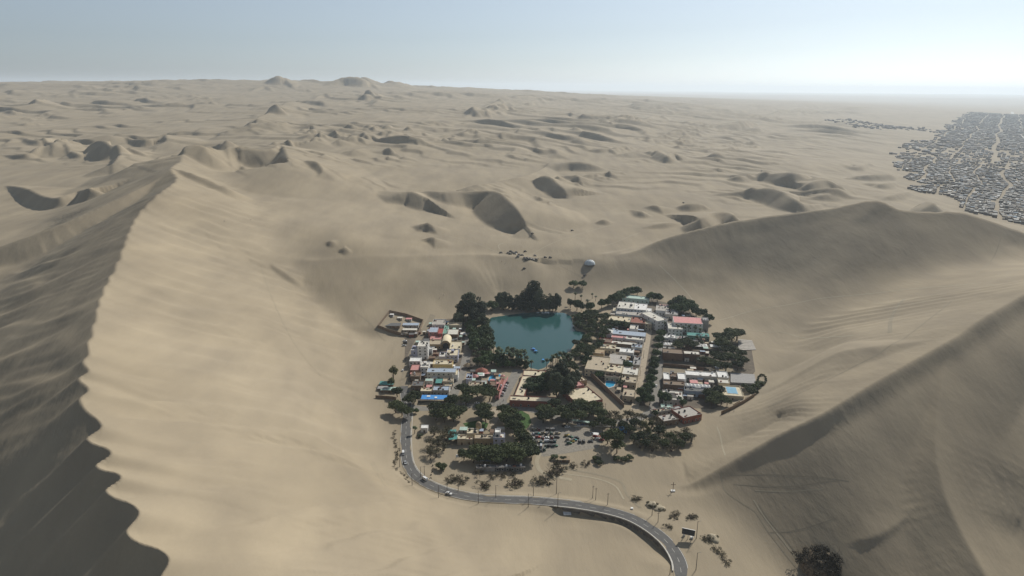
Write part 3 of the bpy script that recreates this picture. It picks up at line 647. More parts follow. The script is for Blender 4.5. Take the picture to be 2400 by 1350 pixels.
def path(name, px, w, m, dz=.1, on=None, smooth=6, width2=None):
    pts = cat(np.array([hit(u, v) if on is None else P(u, v, on) for u, v in px]), smooth)
    L = np.concatenate([[0], np.cumsum(np.linalg.norm(np.diff(pts[:, :2], axis=0), axis=1))]); n = max(4, int(L[-1]/2.5))
    s = np.linspace(0, L[-1], n); x = np.interp(s, L, pts[:, 0]); y = np.interp(s, L, pts[:, 1])
    p = np.stack([x, y, [ground_z(a, b) for a, b in zip(x, y)]], 1)
    t = np.gradient(p[:, :2], axis=0); t /= np.linalg.norm(t, axis=1)[:, None]+1e-9; nn = np.stack([-t[:, 1], t[:, 0]], 1)
    rows = []
    for k, o_ in enumerate((-w/2, 0, w/2)):
        q = p[:, :2]+nn*o_; rows.append(np.column_stack([q, [ground_z(a, b)+dz for a, b in q]]))
    i = np.arange(n-1); qd = np.vstack([np.stack([k*n+i, k*n+i+1, (k+1)*n+i+1, (k+1)*n+i], 1) for k in (0, 1)])
    o = link(name, np_mesh(name, np.vstack(rows), qd, None, m)); o['kind'] = 'structure'; return o
path('dirt_lane', [(946,908),(950,880),(956,855),(967,825),(984,790),(1000,765),(1015,742)], 6.5, DIRT, .07, 0)
path('street', [(1487,962),(1495,920),(1503,880),(1510,840),(1517,800),(1522,772)], 6.0, mat('pale_paving', (.37, .31, .23), .9, .15, .3), .07, 0)
path('street', [(1531,962),(1537,915),(1543,870),(1548,830),(1553,795),(1558,765),(1545,735)], 7.5, ASPH2, .07, 0)
path('street', [(1062,928),(1072,900),(1082,874),(1090,850),(1096,815),(1100,780)], 8.0, ASPH2, .07, 0)
path('street', [(1168,950),(1180,930),(1193,905),(1206,882),(1214,866)], 9.0, ASPH2, .07, 0)
path('street', [(955,952),(1000,958),(1060,952),(1120,950),(1180,948),(1250,962),(1330,985),(1400,990),(1480,985),(1530,965)], 8.0, ASPH2, .085, 0)
flat_sheet('parking_lot', [(1240,1004),(1260,985),(1330,1000),(1395,1005),(1425,1015),(1400,1050),(1330,1062),(1275,1070),(1240,1062)], .06, GRAV)
flat_sheet('plaza', [(1160,925),(1185,925),(1190,952),(1165,955)], .095, ASPH2)
for q in ([(1204,965),(1222,962),(1240,972),(1246,990),(1236,1003),(1222,1010),(1208,1000)], [(1085,992),(1120,985),(1145,992),(1140,1004),(1095,1004)]):
    flat_sheet('lawn', q, .08, LAWN)
flat_sheet('park_path', [(1150,960),(1164,956),(1172,975),(1160,1000),(1148,998),(1155,978)], .10, mat('pale_paving', (.37, .31, .23)))
for q in ([(950,770),(1000,752),(1110,742),(1128,800),(1118,860),(1090,870),(1060,930),(985,945),(952,940),(948,860)], [(1428,735),(1450,702),(1520,698),(1600,720),(1660,760),(1660,800),(1760,810),(1770,870),(1700,960),(1480,950),(1360,890),(1395,820)]):
    flat_sheet('yard_ground', q, .03, mat('village_dirt_shadowed', (.135, .112, .085), .95, .25, .2, .2))  # dirt colour darkened to stand for the shadows between the houses
# pale tracks and footprints across the sand
TRK = mat('trodden_sand', (.37, .32, .23), .95, .06, .3); TRD = mat('churned_sand', (.275, .235, .168), .95, .08, .3)
for px, w, m in [([(1546,622),(1570,645),(1590,665),(1615,692),(1640,722),(1660,746)], 1.6, TRK), ([(1685,750),(1760,729),(1860,712),(2000,692),(2150,676),(2300,663)], 1.4, TRK),
  ([(1800,955),(1900,910),(2000,860),(2080,815),(2150,770),(2235,702)], 1.3, TRD), ([(1745,772),(1800,778),(1860,786),(2000,786)], 1.1, TRK), ([(612,622),(630,680),(660,750),(700,820),(752,882)], .6, TRD),
  ([(830,730),(870,760),(905,800)], .8, TRD),   ([(1182,598),(1140,580),(1080,560),(1010,535)], .9, TRK), ([(1235,600),(1290,572),(1360,548),(1430,528)], .9, TRK), ([(1290,606),(1330,632),(1372,655)], .8, TRD), ([(1262,602),(1330,590),(1420,575),(1500,545)], .8, TRK),
  ([(1720,1135),(1800,1140),(1880,1138),(1960,1126)], .5, TRD), ([(1770,1150),(1850,1152),(1930,1146)], .5, TRK), ([(870,1085),(885,1110),(905,1140)], .5, TRD), ([(876,1083),(892,1108),(912,1138)], .5, TRD),
  ([(1800,1248),(1880,1240),(1960,1215)], .5, TRD), ([(2290,640),(2330,600),(2345,560)], 1.0, TRD), ([(2150,700),(2220,680),(2330,668)], .9, TRD), ([(1960,740),(2080,722),(2210,700)], .8, TRK),
  ([(1690,1105),(1700,1150),(1740,1180),(1770,1200),(1800,1245),(1850,1310),(1885,1352)], .8, TRD), ([(1766,1172),(1790,1210),(1830,1262),(1875,1320),(1900,1352)], .7, TRK), ([(1778,1180),(1800,1215),(1840,1262),(1890,1330)], .7, TRD),
  ([(1330,1100),(1400,1112),(1455,1130),(1470,1160),(1500,1190)], 1.6, TRD), ([(1320,1110),(1390,1120),(1440,1138),(1462,1170)], 1.2, TRK), ([(1265,1062),(1258,1085),(1275,1110),(1340,1125)], 3.0, TRK),
  ([(1700,1068),(1690,1030),(1680,1000)], 1.0, TRK), ([(1370,560),(1300,545),(1250,545)], 1.5, TRK), ([(1180,570),(1168,575),(1172,585)], 1.5, TRK),
  ([(1700,1112),(1800,1112),(1900,1118),(1990,1128)], .5, TRD), ([(2120,700),(2090,745),(2085,780)], 3.0, TRD)]:
    path('sand_track', px, w, m, .09)
# ------------------------------------------------------------------ village: west of the lagoon (streets run straight away)
RW, RE = 0.0, 14.0
H = house
H('house under a blue-grey metal roof at the head of the dirt lane', 1004, 1025, 779, 767, 6.2, 'rose', 'bluegrey', RW, par=.25, clutter=0)
H('narrow dark red house squeezed beside the blue-grey metal roof', 1026, 1036, 782, 770, 6.5, 'red', 'red', RW, par=.2, clutter=0)
H('house with a plain pale metal roof facing the lagoon trees', 1048, 1073, 784, 772, 5.8, 'brown', 'offwhite', RW, par=.2, clutter=0)
H('small mint-walled guesthouse with a green roof terrace', 1037, 1047, 783, 762, 4.2, 'mint', 'green', RW, clutter=2)
H('long low white house nearest the sand at the lane top', 1012, 1042, 762, 749, 4.0, 'white', 'concrete', RW, clutter=5)
H('long cream arcade with a narrow flat roof below the big trees', 1048, 1082, 763, 756, 4.5, 'cream', 'tan', RW, clutter=1)
H('low house with a dusty pink roof between lane and vault', 1007, 1033, 796, 788, 3.4, 'rose', 'rose', RW, par=.3, clutter=1)
H('long tan flat-roofed house behind the barrel vault', 1005, 1035, 808, 797, 4.4, 'ochre', 'tan', RW, clutter=3)
H('tall white four-storey hotel block beside the dirt lane', 978, 1002, 813, 799, 12.5, 'white', 'offwhite', RW, clutter=4, name='hotel_block', cat='hotel')
H('pale blue-white annex stepped below the tall white hotel block', 963, 979, 822, 812, 8.2, 'lavender', 'white', RW, clutter=1, hut=True)
H('tan roofed room with a cream parapet right of the vault', 1053, 1079, 820, 801, 5.2, 'cream', 'cream', RW, clutter=2)
H('little white kiosk house in the yard below the vault', 1003, 1013, 819, 815, 5.0, 'white', 'white', RW, clutter=0, win=False)
H('lavender house with two roof levels south of the vault', 1029, 1045, 837, 826, 5.6, 'lavender', 'offwhite', RW, clutter=2)
H('big cream-roofed house with a lavender-blue front wall', 1045, 1073, 834, 819, 6.4, 'lavender', 'cream', RW, clutter=4, hut=True)
H('white flat-roofed corner house on the dirt lane', 959, 985, 848, 838, 6.0, 'white', 'white', RW, clutter=0)
H('yellow house with a wide cluttered cream roof', 1014, 1060, 855, 844, 5.6, 'yellow', 'cream', RW, clutter=8)
H('white house with an outside stair beside the yellow house', 985, 1004, 862, 848, 6.6, 'white', 'offwhite', RW, clutter=2, hut=True)
H('house under a faded red roof at the lane corner', 961, 983, 868, 855, 4.6, 'brick', 'rose', RW, par=.25, clutter=0)
H('long white shop row with a pale blue roof and shaded front', 1000, 1068, 873, 863, 7.2, 'offwhite', 'bluegrey', RW, par=.25, clutter=2, name='shop_row', cat='shop')
H('short white house at the end of the shop row', 1060, 1073, 880, 867, 5.6, 'white', 'cream', RW, clutter=1)
H('dark-fronted lane house with a brown roof below the red roof', 962, 984, 883, 872, 5.0, 'adobe', 'brown', RW, clutter=2)
H('small house with a mint green awning roof', 996, 1014, 893, 887, 4.2, 'offwhite', 'mint', RW, par=.15, clutter=0)
H('small tan house behind the green awning', 1038, 1062, 895, 887, 4.0, 'cream', 'tan', RW, clutter=3)
H('low grey building with a row of roof dividers', 1014, 1052, 916, 905, 4.2, 'concrete', 'bluegrey', RW, clutter=6)
H('dark low lane house opposite the palm-lined wall', 964, 992, 905, 893, 4.4, 'adobe', 'darkgrey', RW, clutter=2)
H('low dusty house with a cream roof south of the dark lane house', 985, 1012, 918, 909, 3.4, 'tan', 'cream', RW, clutter=3)
canopy('green market awning on posts between two small houses', 1020, 1036, 898, 888, 3.2, 'teal', RW)
canopy('long bright blue tarpaulin roof of the market stalls', 986, 1066, 936, 926, 3.4, 'blue', RW, name='market_canopy')
for i, (a, b) in enumerate(((1000, 1008), (1018, 1024))): canopy('small white awning sheet patched over the blue tarpaulin' , a, b, 930+i*3, 927+i*3, 3.75, 'white', RW, group='white patches on the blue tarpaulin')
yard_wall('white yard wall running along the paved side street', [(1050,928),(1056,912),(1062,898)], 2.6, 'white')
# barrel vault
F0, w, d = footprint(1034, 1055, 808, 793, 4.0, 0); t = empty('barrel_vault_hall', (F0[0], F0[1], -.05)); tag(t, 'cream barrel-vaulted hall with a dark arched front', 'hall')
m = MB(); n = 14; R_ = w/2; pr = [(-R_, 0)]+[(-R_*math.cos(math.pi*i/n), 4.0+R_*math.sin(math.pi*i/n)) for i in range(n+1)]+[(R_, 0)]
for y in (0, d): m.v += [(x, y, z) for x, z in pr]
k = len(pr); m.f += [(i, i+k, i+1+k, i+1) for i in range(k-1)]+[tuple(range(2*k-1, k-1, -1))]; m.build('vault_shell', paint('cream'), t, True)
m = MB(); m.v = [(x*.98, .35, max(z*.985, 0)) for x, z in pr]; m.f = [tuple(range(k))]; m.build('front_wall', paint('ochre'), t)
m = MB(); r2 = R_*.62; q = [(-r2, 0)]+[(-r2*math.cos(math.pi*i/10), 3.2+r2*math.sin(math.pi*i/10)) for i in range(11)]+[(r2, 0)]; m.v = [(x, .30, z) for x, z in q]; m.f = [tuple(range(len(q)))]; m.build('arched_window', GLASS, t)
# walled compound on the slope above the lane
yard_wall('dark adobe compound wall climbing the sand above the lane', [(886,768),(913,733),(952,741),(992,755),(978,790),(940,786),(912,778),(886,768)], 3.2, 'adobe', name='compound_wall')
def slope_house(label, u, v, w, d, h, wall, roof, rz=0, name='shed', cat='shed', clutter=0):
    c = hit(u, v); t = empty(name, (c[0], c[1], c[2]-.8), rz); tag(t, label, cat)
    MB().box(-w/2, w/2, 0, d, 0, h+.8).build('wall', paint(wall), t); MB().box(-w/2-.3, w/2+.3, -.3, d+.3, h+.804, h+1.0).build('roof', paint(roof), t)
    MB().box(-.5, .5, -.05, .02, .8, 2.7).build('door', WOODM, t)
    for x in (-w*.3, w*.3): add_window(t, x, 0, 1.6, 0, 1.0, .9)
slope_house('long grey-roofed shed inside the adobe compound', 962, 768, 17, 7, 2.8, 'concrete', 'bluegrey')
slope_house('white-roofed shed at the low corner of the compound', 960, 779, 15, 5, 2.6, 'tan', 'offwhite')
slope_house('small pink-roofed hut by the compound back wall', 958, 753, 6, 4, 2.4, 'offwhite', 'pink')
slope_house('small pale-roofed hut high in the compound', 937, 750, 5, 4, 2.2, 'tan', 'offwhite')
slope_house('tiny white tank shed at the compound top', 918, 742, 4, 3, 2.2, 'white', 'white')
slope_house('dark yard roof covering the left part of the compound', 915, 768, 20, 9, 2.0, 'adobe', 'darkgrey')
slope_house('open lean-to with a pale roof below the compound', 947, 788, 6, 4, 2.2, 'brown', 'offwhite')
# left of the main road
slope_house('green-roofed shack under the tall roadside tree', 905, 908, 12, 7, 2.6, 'brown', 'teal')
slope_house('mint-roofed shack behind the dark road wall', 912, 921, 14, 6, 2.6, 'adobe', 'mint')
slope_house('grey tin shack by the tyre garden', 896, 917, 8, 5, 2.4, 'darkgrey', 'grey')
yard_wall('dark low terrace wall below the roadside shacks', [(880,933),(905,934),(928,937)], 2.6, 'adobe', name='terrace_wall')
H('little white road hut with one bare wall', 986, 1002, 1004, 996, 3.6, 'white', 'white', RW, clutter=0, par=.2, name='hut', cat='hut')
# pool hotel between side street and hotel wall
POOL = mat('pool_water', (.03, .30, .50), .06, .1, .6, .05, .5); PTILE = mat('pool_coping', (.55, .50, .42), .7)
def pool(label, px, z=.25):
    pts = [P(u, v, z)[:2] for u, v in px]; c = np.mean(pts, 0); t = empty('swimming_pool', (c[0], c[1], 0)); tag(t, label, 'pool')
    o = [(c-c+(p-c)*1.14) for p in pts]; MB().poly([tuple(q) for q in o][::1], -.2, z-.06).build('coping', PTILE, t); MB().poly([tuple(p-c) for p in pts], -.2, z).build('water', POOL, t)
pool('bright blue swimming pool beside the round red gazebo', [(1144,893),(1146,886),(1150,879),(1172,877),(1176,881),(1165,886),(1160,893),(1150,895)])
pool('pale blue small pool in the walled garden by the avenue', [(1419,904),(1420,894),(1428,889),(1438,891),(1443,897),(1438,905),(1428,908)])
def gazebo(label, u, v, R_, h, col):
    c = P(u, v, 0); t = empty('gazebo', (c[0], c[1], 0)); tag(t, label, 'gazebo')
    MB().lathe([(R_, h), (R_*.5, h+R_*.3), (0, h+R_*.55)], 10).build('roof', paint(col), t); MB().lathe([(R_, h-.25), (R_, h)], 10).build('roof_edge', paint('brown'), t)
    for k in range(6): a = k*math.pi/3; MB().tube([(R_*.9*math.cos(a), R_*.9*math.sin(a), 0), (R_*.9*math.cos(a), R_*.9*math.sin(a), h)], .1, 6).build('post', WOODM, t)
gazebo('large gazebo with a red-brown conical roof by the pool', 1129, 876, 6.0, 3.0, 'brick'); gazebo('small red-roofed gazebo left of the pool', 1114, 888, 3.4, 2.8, 'rose')
gazebo('thatched umbrella shelter right of the pool', 1178, 886, 2.4, 2.2, 'rose'); gazebo('brown thatched shelter at the lagoon end of the side street', 1097, 862, 4.6, 2.6, 'thatch')
canopy('white square pool bar canopy between the gazebos', 1122, 1135, 881, 874, 3.2, 'white', RW)
H('pale terrace house on the corner left of the pool', 1092, 1106, 890, 876, 4.4, 'lavender', 'bluegrey', RW, clutter=5)
H('hotel wing with a dark tiled roof south of the pool', 1140, 1163, 905, 893, 5.0, 'brick', 'brown', RW, clutter=2)
H('low cream bungalow south-west of the pool', 1098, 1130, 905, 896, 4.0, 'cream', 'tan', RW, clutter=4)
H('narrow pink wing beside the parked cars', 1161, 1170, 925, 888, 4.6, 'pink', 'brick', 8, clutter=3)
yard_wall('pink garden wall along the parked cars', [(1168,931),(1178,912),(1190,888)], 2.4, 'pink')
# arcaded hotel round a tree-filled court
t = H('old hotel front wing with a long flat roof and dark doorways', 1194, 1302, 941, 930, 5.4, 'brick', 'cream', 4, clutter=4, name='hotel_wing', cat='hotel')
H('old hotel left wing with a ribbed cream roof beside the car street', 1206, 1228, 928, 880, 5.0, 'brick', 'cream', 10, clutter=5, name='hotel_wing', cat='hotel', door=False)
H('old hotel back wing with a cream roof facing the lagoon', 1226, 1292, 882, 869, 5.0, 'brick', 'cream', 4, clutter=6, name='hotel_wing', cat='hotel', door=False)
H('old hotel right wing with orange-edged cream terraces', 1352, 1414, 942, 912, 4.6, 'brick', 'cream', -22, clutter=6, name='hotel_wing', cat='hotel', door=False)
H('small mauve-roofed block at the top of the hotel right wing', 1347, 1370, 905, 884, 5.4, 'rose', 'rose', -22, clutter=2)
H('cream lookout block above the hotel right wing', 1356, 1376, 893, 880, 4.6, 'ochre', 'cream', -22, clutter=3)
yard_wall('long brown diagonal wall between hotel and garden pool', [(1372,870),(1400,896),(1430,925),(1462,955)], 4.2, 'adobe', th=.6)
# house with domes south of the park
H('main tan block of the domed house south of the park', 1112, 1156, 1029, 1018, 5.6, 'ochre', 'tan', RW, clutter=4)
H('left low cream room of the domed house', 1072, 1093, 1030, 1021, 4.6, 'tan', 'cream', RW, clutter=1)
H('middle small cream room of the domed house', 1091, 1108, 1031, 1025, 4.0, 'tan', 'cream', RW, clutter=1)
H('back terrace of the domed house with curved parapets', 1094, 1120, 1017, 1006, 5.0, 'cream', 'cream', RW, clutter=4)
H('lavender-walled tower block of the domed house', 1156, 1183, 1027, 1016, 7.4, 'lavender', 'offwhite', RW, clutter=2)
H('white cube stair room on top of the lavender block', 1160, 1173, 1015, 1006, 9.8, 'white', 'white', RW, clutter=0, win=False, door=False)
canopy('sloping green plastic roof at the left of the domed house', 1052, 1072, 1030, 1007, 4.4, 'teal', -8, thick=.12)
c = P(1122, 1012, 0); t = empty('domed_turret', (c[0], c[1], 0)); tag(t, 'ochre turret with a round dome behind the domed house', 'turret')
MB().lathe([(2.2, 0), (2.2, 6.2)], 14).build('wall', paint('ochre'), t); MB().lathe([(2.35, 6.2)]+[(2.3*math.cos(a), 6.2+2.3*math.sin(a)) for a in np.linspace(0, math.pi/2, 6)], 14).build('dome', paint('thatch'), t, True)
# long ruin at the south edge
H('long roofless grey and dark ruin at the south edge under trees', 1160, 1231, 1096, 1089, 3.0, 'darkgrey', 'darkgrey', -2, clutter=9, par=.3, name='ruin', cat='ruin', door=False)
H('pale graffiti-stained wall block at the ruin end', 1116, 1160, 1096, 1090, 3.0, 'grey', 'darkgrey', -2, clutter=3, par=.3, name='ruin', cat='ruin', win=False, door=False)
slope_house('small brown hut among dry shrubs near the ruin', 1322, 1084, 8, 5, 2.0, 'brown', 'thatch', name='hut', cat='hut')
canopy('two-part white yard shelter in the trees west of the ruin', 1068, 1083, 1072, 1065, 3.0, 'offwhite', RW)
canopy('low white shade sheet among the trees by the ruin', 1120, 1150, 1081, 1077, 2.6, 'bluegrey', RW)

# ------------------------------------------------------------------ village: east of the lagoon
H('long green-white roofed hall at the foot of the north dune', 1460, 1520, 701, 694, 4.6, 'mint', 'mint', RE, clutter=3)
H('white modern house with stepped roofs below the north hall', 1447, 1484, 724, 708, 6.6, 'white', 'offwhite', RE, clutter=6, hut=True)
H('white cube villa with a dark front next to the modern house', 1486, 1514, 727, 712, 6.2, 'white', 'white', RE, clutter=4)
H('low white block with a small pale roof under the trees', 1510, 1526, 733, 722, 5.0, 'offwhite', 'white', RE, clutter=1)
H('small house with cluttered roof left of the stepped white house', 1436, 1452, 730, 722, 4.2, 'offwhite', 'cream', RE, clutter=4)
H('long blue-grey walled house across the lane from the villas', 1444, 1508, 739, 730, 4.6, 'bluegrey', 'concrete', RE, clutter=7)
H('cream house with a sandy roof corner near the lagoon trees', 1426, 1476, 754, 742, 5.4, 'cream', 'cream', RE, clutter=5)
H('dark brown block with a rusty roof facing the avenue', 1478, 1513, 758, 744, 6.6, 'brown', 'brick', RE, clutter=3)
H('tan corner house where the avenue meets the bend', 1512, 1527, 760, 750, 6.8, 'tan', 'cream', RE, clutter=1)
H('small white house with a solar heater behind the hedge trees', 1476, 1494, 772, 762, 4.8, 'white', 'offwhite', RE, clutter=2)
H('bright white cube tower beside the lagoon trees', 1420, 1435, 781, 772, 6.4, 'white', 'white', RE, clutter=0, win=False)
H('long grey metal-roofed hostel behind the white cube', 1436, 1511, 786, 776, 5.6, 'grey', 'bluegrey', RE, clutter=2, par=.2)
H('hostel bar with a washed-out pink roof', 1433, 1466, 792, 785, 4.6, 'white', 'pink', RE, clutter=1, par=.2)
H('white house row with dark windows east of the pink roof', 1468, 1508, 797, 789, 4.6, 'white', 'offwhite', RE, clutter=6)
H('dark red walled house by the lagoon side trees', 1404, 1432, 802, 793, 5.0, 'red', 'brown', RE, clutter=3)
H('long low white roof strip over the middle hostel', 1420, 1490, 807, 800, 4.4, 'brown', 'offwhite', RE, clutter=5)
H('small bluish-roofed house near the avenue pavement', 1480, 1504, 815, 807, 4.6, 'offwhite', 'bluegrey', RE, clutter=3)
H('cluttered cream terrace house facing the lagoon', 1392, 1440, 817, 807, 4.6, 'cream', 'cream', RE, clutter=9)
H('white-roofed guesthouse in the middle of the east block', 1452, 1484, 827, 817, 5.0, 'white', 'white', RE, clutter=2)
H('ochre box house with a brown front wall', 1387, 1414, 829, 818, 5.6, 'ochre', 'ochre', RE, clutter=1)
H('grey-tan warehouse with a ribbed roof', 1424, 1464, 853, 831, 5.2, 'tan', 'concrete', RE, clutter=3, par=.25)
H('broad flat sand-coloured hotel roof above the diagonal wall', 1371, 1420, 868, 836, 6.6, 'cream', 'tan', RE, clutter=5, name='hotel_block', cat='hotel')
H('tan roof terrace strewn with water drums', 1415, 1456, 873, 855, 6.0, 'tan', 'cream', RE, clutter=10)
H('narrow grey house on the avenue with cluttered roof', 1483, 1499, 856, 836, 4.8, 'concrete', 'grey', RE, clutter=5)
H('pinkish tan shop with a long avenue front', 1458, 1494, 879, 861, 5.0, 'tan', 'offwhite', RE, clutter=6)
H('roof terrace cafe with tables above the avenue', 1456, 1490, 897, 882, 4.6, 'tan', 'tan', RE, clutter=8)
H('low tan house at the avenue south of the cafe', 1459, 1486, 930, 912, 4.4, 'tan', 'tan', RE, clutter=4)
H('small flat house beside the garden pool', 1418, 1452, 884, 877, 4.0, 'cream', 'brown', RE, clutter=1)
# avenue east side
H('white three-storey corner building with ribbon windows at the bend', 1540, 1566, 752, 732, 11.0, 'white', 'offwhite', -24, clutter=5, name='hotel_block', cat='hotel')
H('low whitewashed hostel behind the corner building', 1538, 1580, 730, 717, 5.2, 'white', 'concrete', RE, clutter=8)
H('house with a patched red roof in front of the dark trees', 1545, 1570, 722, 714, 5.0, 'offwhite', 'rose', RE, clutter=3, par=.2)
H('dusty grey roofed store beneath the north-east trees', 1560, 1588, 738, 726, 5.4, 'concrete', 'grey', RE, clutter=4)
H('long white hotel with a salmon pink roof band and palm garden', 1581, 1646, 758, 743, 10.5, 'white', 'pink', RE-5, clutter=0, par=.2, name='hotel_block', cat='hotel')
H('white hotel porch wing in front of the pink-roofed hotel', 1567, 1600, 772, 758, 7.0, 'white', 'offwhite', RE-5, clutter=2, name='hotel_block', cat='hotel')
t = H('grey stair tower with white water drums beside the pink roof', 1648, 1661, 752, 744, 12.0, 'grey', 'grey', RE-5, clutter=0, name='stair_tower', cat='tower', win=False)
for q in (-1.4, 1.4): water_tank(t, q, 2.0, 12.0, True)
H('long dull green walled annex below the pink-roofed hotel', 1612, 1662, 788, 780, 4.6, 'green', 'teal', RE-5, clutter=4, par=.25)
H('grey-green flat roofed store beside the avenue bend', 1586, 1613, 797, 787, 4.0, 'green', 'grey', RE-5, clutter=3)
H('white terrace with small roof rooms by the tents', 1556, 1584, 793, 784, 4.0, 'white', 'white', RE-5, clutter=6)
canopy('row of pointed white tents at the avenue edge', 1556, 1582, 809, 803, 2.6, 'white', RE-5, scallop=4, name='tent_row', cat='tents')
canopy('row of pointed white tents in the palm garden', 1618, 1658, 812, 805, 2.6, 'white', RE-5, scallop=4, name='tent_row', cat='tents')
H('white flat-roofed restaurant beside the avenue below the tents', 1556, 1582, 825, 814, 4.6, 'white', 'offwhite', RE-5, clutter=5)
canopy('white sheet roof between dark trees east of the tents', 1666, 1692, 814, 808, 3.4, 'white', RE-5)
H('long dark brick hall facing the sandy lot', 1555, 1600, 829, 818, 7.4, 'brown', 'adobe', RE-5, clutter=2, win=False)
H('second dark brick hall with a pale roof strip', 1604, 1640, 831, 823, 7.0, 'brown', 'offwhite', RE-5, clutter=2, win=False)
H('pale-roofed shed against the dark hall', 1634, 1677, 846, 839, 4.0, 'adobe', 'offwhite', RE-5, clutter=3, win=False)
yard_wall('dark boundary wall of the sandy lot', [(1553,858),(1600,862),(1650,868)], 3.0, 'brown')
flat_sheet('sandy_lot', [(1552,862),(1650,868),(1700,862),(1755,868),(1700,880),(1552,876)], .07, DIRT)
H('white-roofed block at the avenue corner of the lower hotel', 1556, 1570, 890, 874, 5.0, 'white', 'white', RE-5, clutter=1)
H('dark shed between the white-roofed blocks', 1571, 1590, 884, 876, 4.0, 'brown', 'brown', RE-5, clutter=2)
H('white square roofed house in the lower hotel', 1590, 1608, 890, 875, 5.4, 'white', 'white', RE-5, clutter=0)
H('long white lower hotel wing behind the pink awning', 1609, 1679, 882, 871, 5.0, 'offwhite', 'white', RE-5, clutter=5, name='hotel_wing', cat='hotel')
H('white two-part house at the eastern end of the lower hotel', 1684, 1708, 886, 871, 4.8, 'white', 'white', RE-5, clutter=2)
H('cream house with a broad eave below the eastern white house', 1685, 1710, 899, 889, 4.2, 'cream', 'offwhite', RE-5, clutter=1)
canopy('pink awning in the middle of the lower hotel', 1618, 1636, 898, 891, 3.4, 'pink', RE-5)
canopy('scalloped row of white tents over the lower pool bar', 1606, 1664, 906, 900, 3.2, 'white', RE-5, scallop=7, name='tent_row', cat='tents')
H('dark brick front house west of the scalloped tents', 1556, 1604, 903, 893, 5.6, 'brown', 'adobe', RE-5, clutter=4)
H('long dim glazed hall under the scalloped tents', 1606, 1662, 918, 909, 5.0, 'bluegrey', 'darkgrey', RE-5, clutter=3)
H('square house with an open courtyard and litter on its roof', 1556, 1602, 938, 916, 4.6, 'concrete', 'offwhite', RE-5, clutter=9)
MBt = footprint(1567, 1588, 932, 920, 4.7, 0); t = empty('courtyard', (MBt[0][0], MBt[0][1], 4.72)); tag(t, 'dark sheet for the shaded courtyard framed by the square roof', 'courtyard')
MB().box(-MBt[1]/2, MBt[1]/2, 0, MBt[2], -.3, .02).build('court_shade_sheet', paint('dark'), t); MB().box(-MBt[1]/2-.3, MBt[1]/2+.3, -.3, 0, -.3, .5).build('rim', paint('concrete'), t)  # dark sheet stands in for the shade inside the open court
H('cream raised pool terrace on the east side', 1694, 1742, 929, 905, 3.6, 'cream', 'cream', RE-5, clutter=0, win=False, name='pool_terrace', cat='terrace')
F0, w, d = footprint(1706, 1729, 922, 907, 3.8, 0); t = empty('roof_pool', (F0[0], F0[1], 3.56), -math.radians(RE-5)); tag(t, 'pale blue rectangular pool on the cream terrace', 'pool')
MB().box(-w/2-.5, w/2+.5, -.5, d+.5, 0, .18).build('coping', PTILE, t); MB().box(-w/2, w/2, 0, d, 0, .24).build('water', mat('pale_pool_water', (.22, .42, .55), .08), t)
def terrace_steps(label, px, n, col):
    a, b, c_, d_ = [hit(u, v) for u, v in px]; t = empty('stone_terrace', a); tag(t, label, 'terrace')
    for i in range(n):
        s0, s1 = i/n, (i+.92)/n; L0, L1 = a+(d_-a)*s0, a+(d_-a)*s1; R0, R1 = b+(c_-b)*s0, b+(c_-b)*s1
        m = MB(); q = [L0-a, R0-a, R1-a, L1-a]; z = max(v[2] for v in q)
        m.poly([(v[0], v[1]) for v in q], z-2.5, z+.5+.12*i).build('step', paint(col), t)
terrace_steps('grey stepped stone terrace at the foot of the east dune', [(1730,822),(1772,820),(1762,800),(1730,797)], 7, 'concrete')
terrace_steps('dull grey stepped yard behind the pool terrace', [(1712,900),(1772,900),(1768,880),(1712,876)], 6, 'grey')
H('mint-walled small house near the crossroads', 1550, 1576, 957, 949, 3.8, 'mint', 'mint', RE-5, clutter=3)
H('red brick house with a bare concrete roof facing the dune', 1600, 1648, 976, 957, 5.0, 'brick', 'concrete', -24, clutter=5)
H('brick annex with a broken grey roof beside the red brick house', 1586, 1612, 966, 953, 3.6, 'brick', 'grey', -24, clutter=3)
H('half-ruined adobe house with a caved-in front', 1554, 1592, 986, 972, 4.2, 'adobe', 'concrete', -18, clutter=5)
H('rubble-roofed store east of the crossroads', 1530, 1575, 965, 958, 3.4, 'concrete', 'tan', -18, clutter=7)
yard_wall('long dark curved wall bounding the east gardens', [(1690,972),(1716,960),(1742,946),(1768,930)], 3.2, 'adobe')
yard_wall('low pale wall inside the curved garden wall', [(1718,952),(1734,942)], 1.8, 'tan')
H('blue kiosk in the southern parking ground', 1451, 1469, 1005, 999, 3.2, 'blue', 'blue', RE, clutter=0, win=False, name='kiosk', cat='kiosk', par=.1)
canopy('white fence-side shelter along the crossing street', 1340, 1400, 990, 986, 2.6, 'mint', RE, name='bus_shelter', cat='shelter')
canopy('tattered white shelter roof in the buggy yard', 1390, 1402, 1019, 1014, 2.8, 'white', RE)
canopy('red-brown shelter roof in the buggy yard', 1404, 1418, 1025, 1020, 2.8, 'brick', RE)
yard_wall('pale kerb wall beside the southern crossing street', [(1345,1000),(1400,1000),(1450,1002)], .9, 'offwhite', name='kerb_wall')
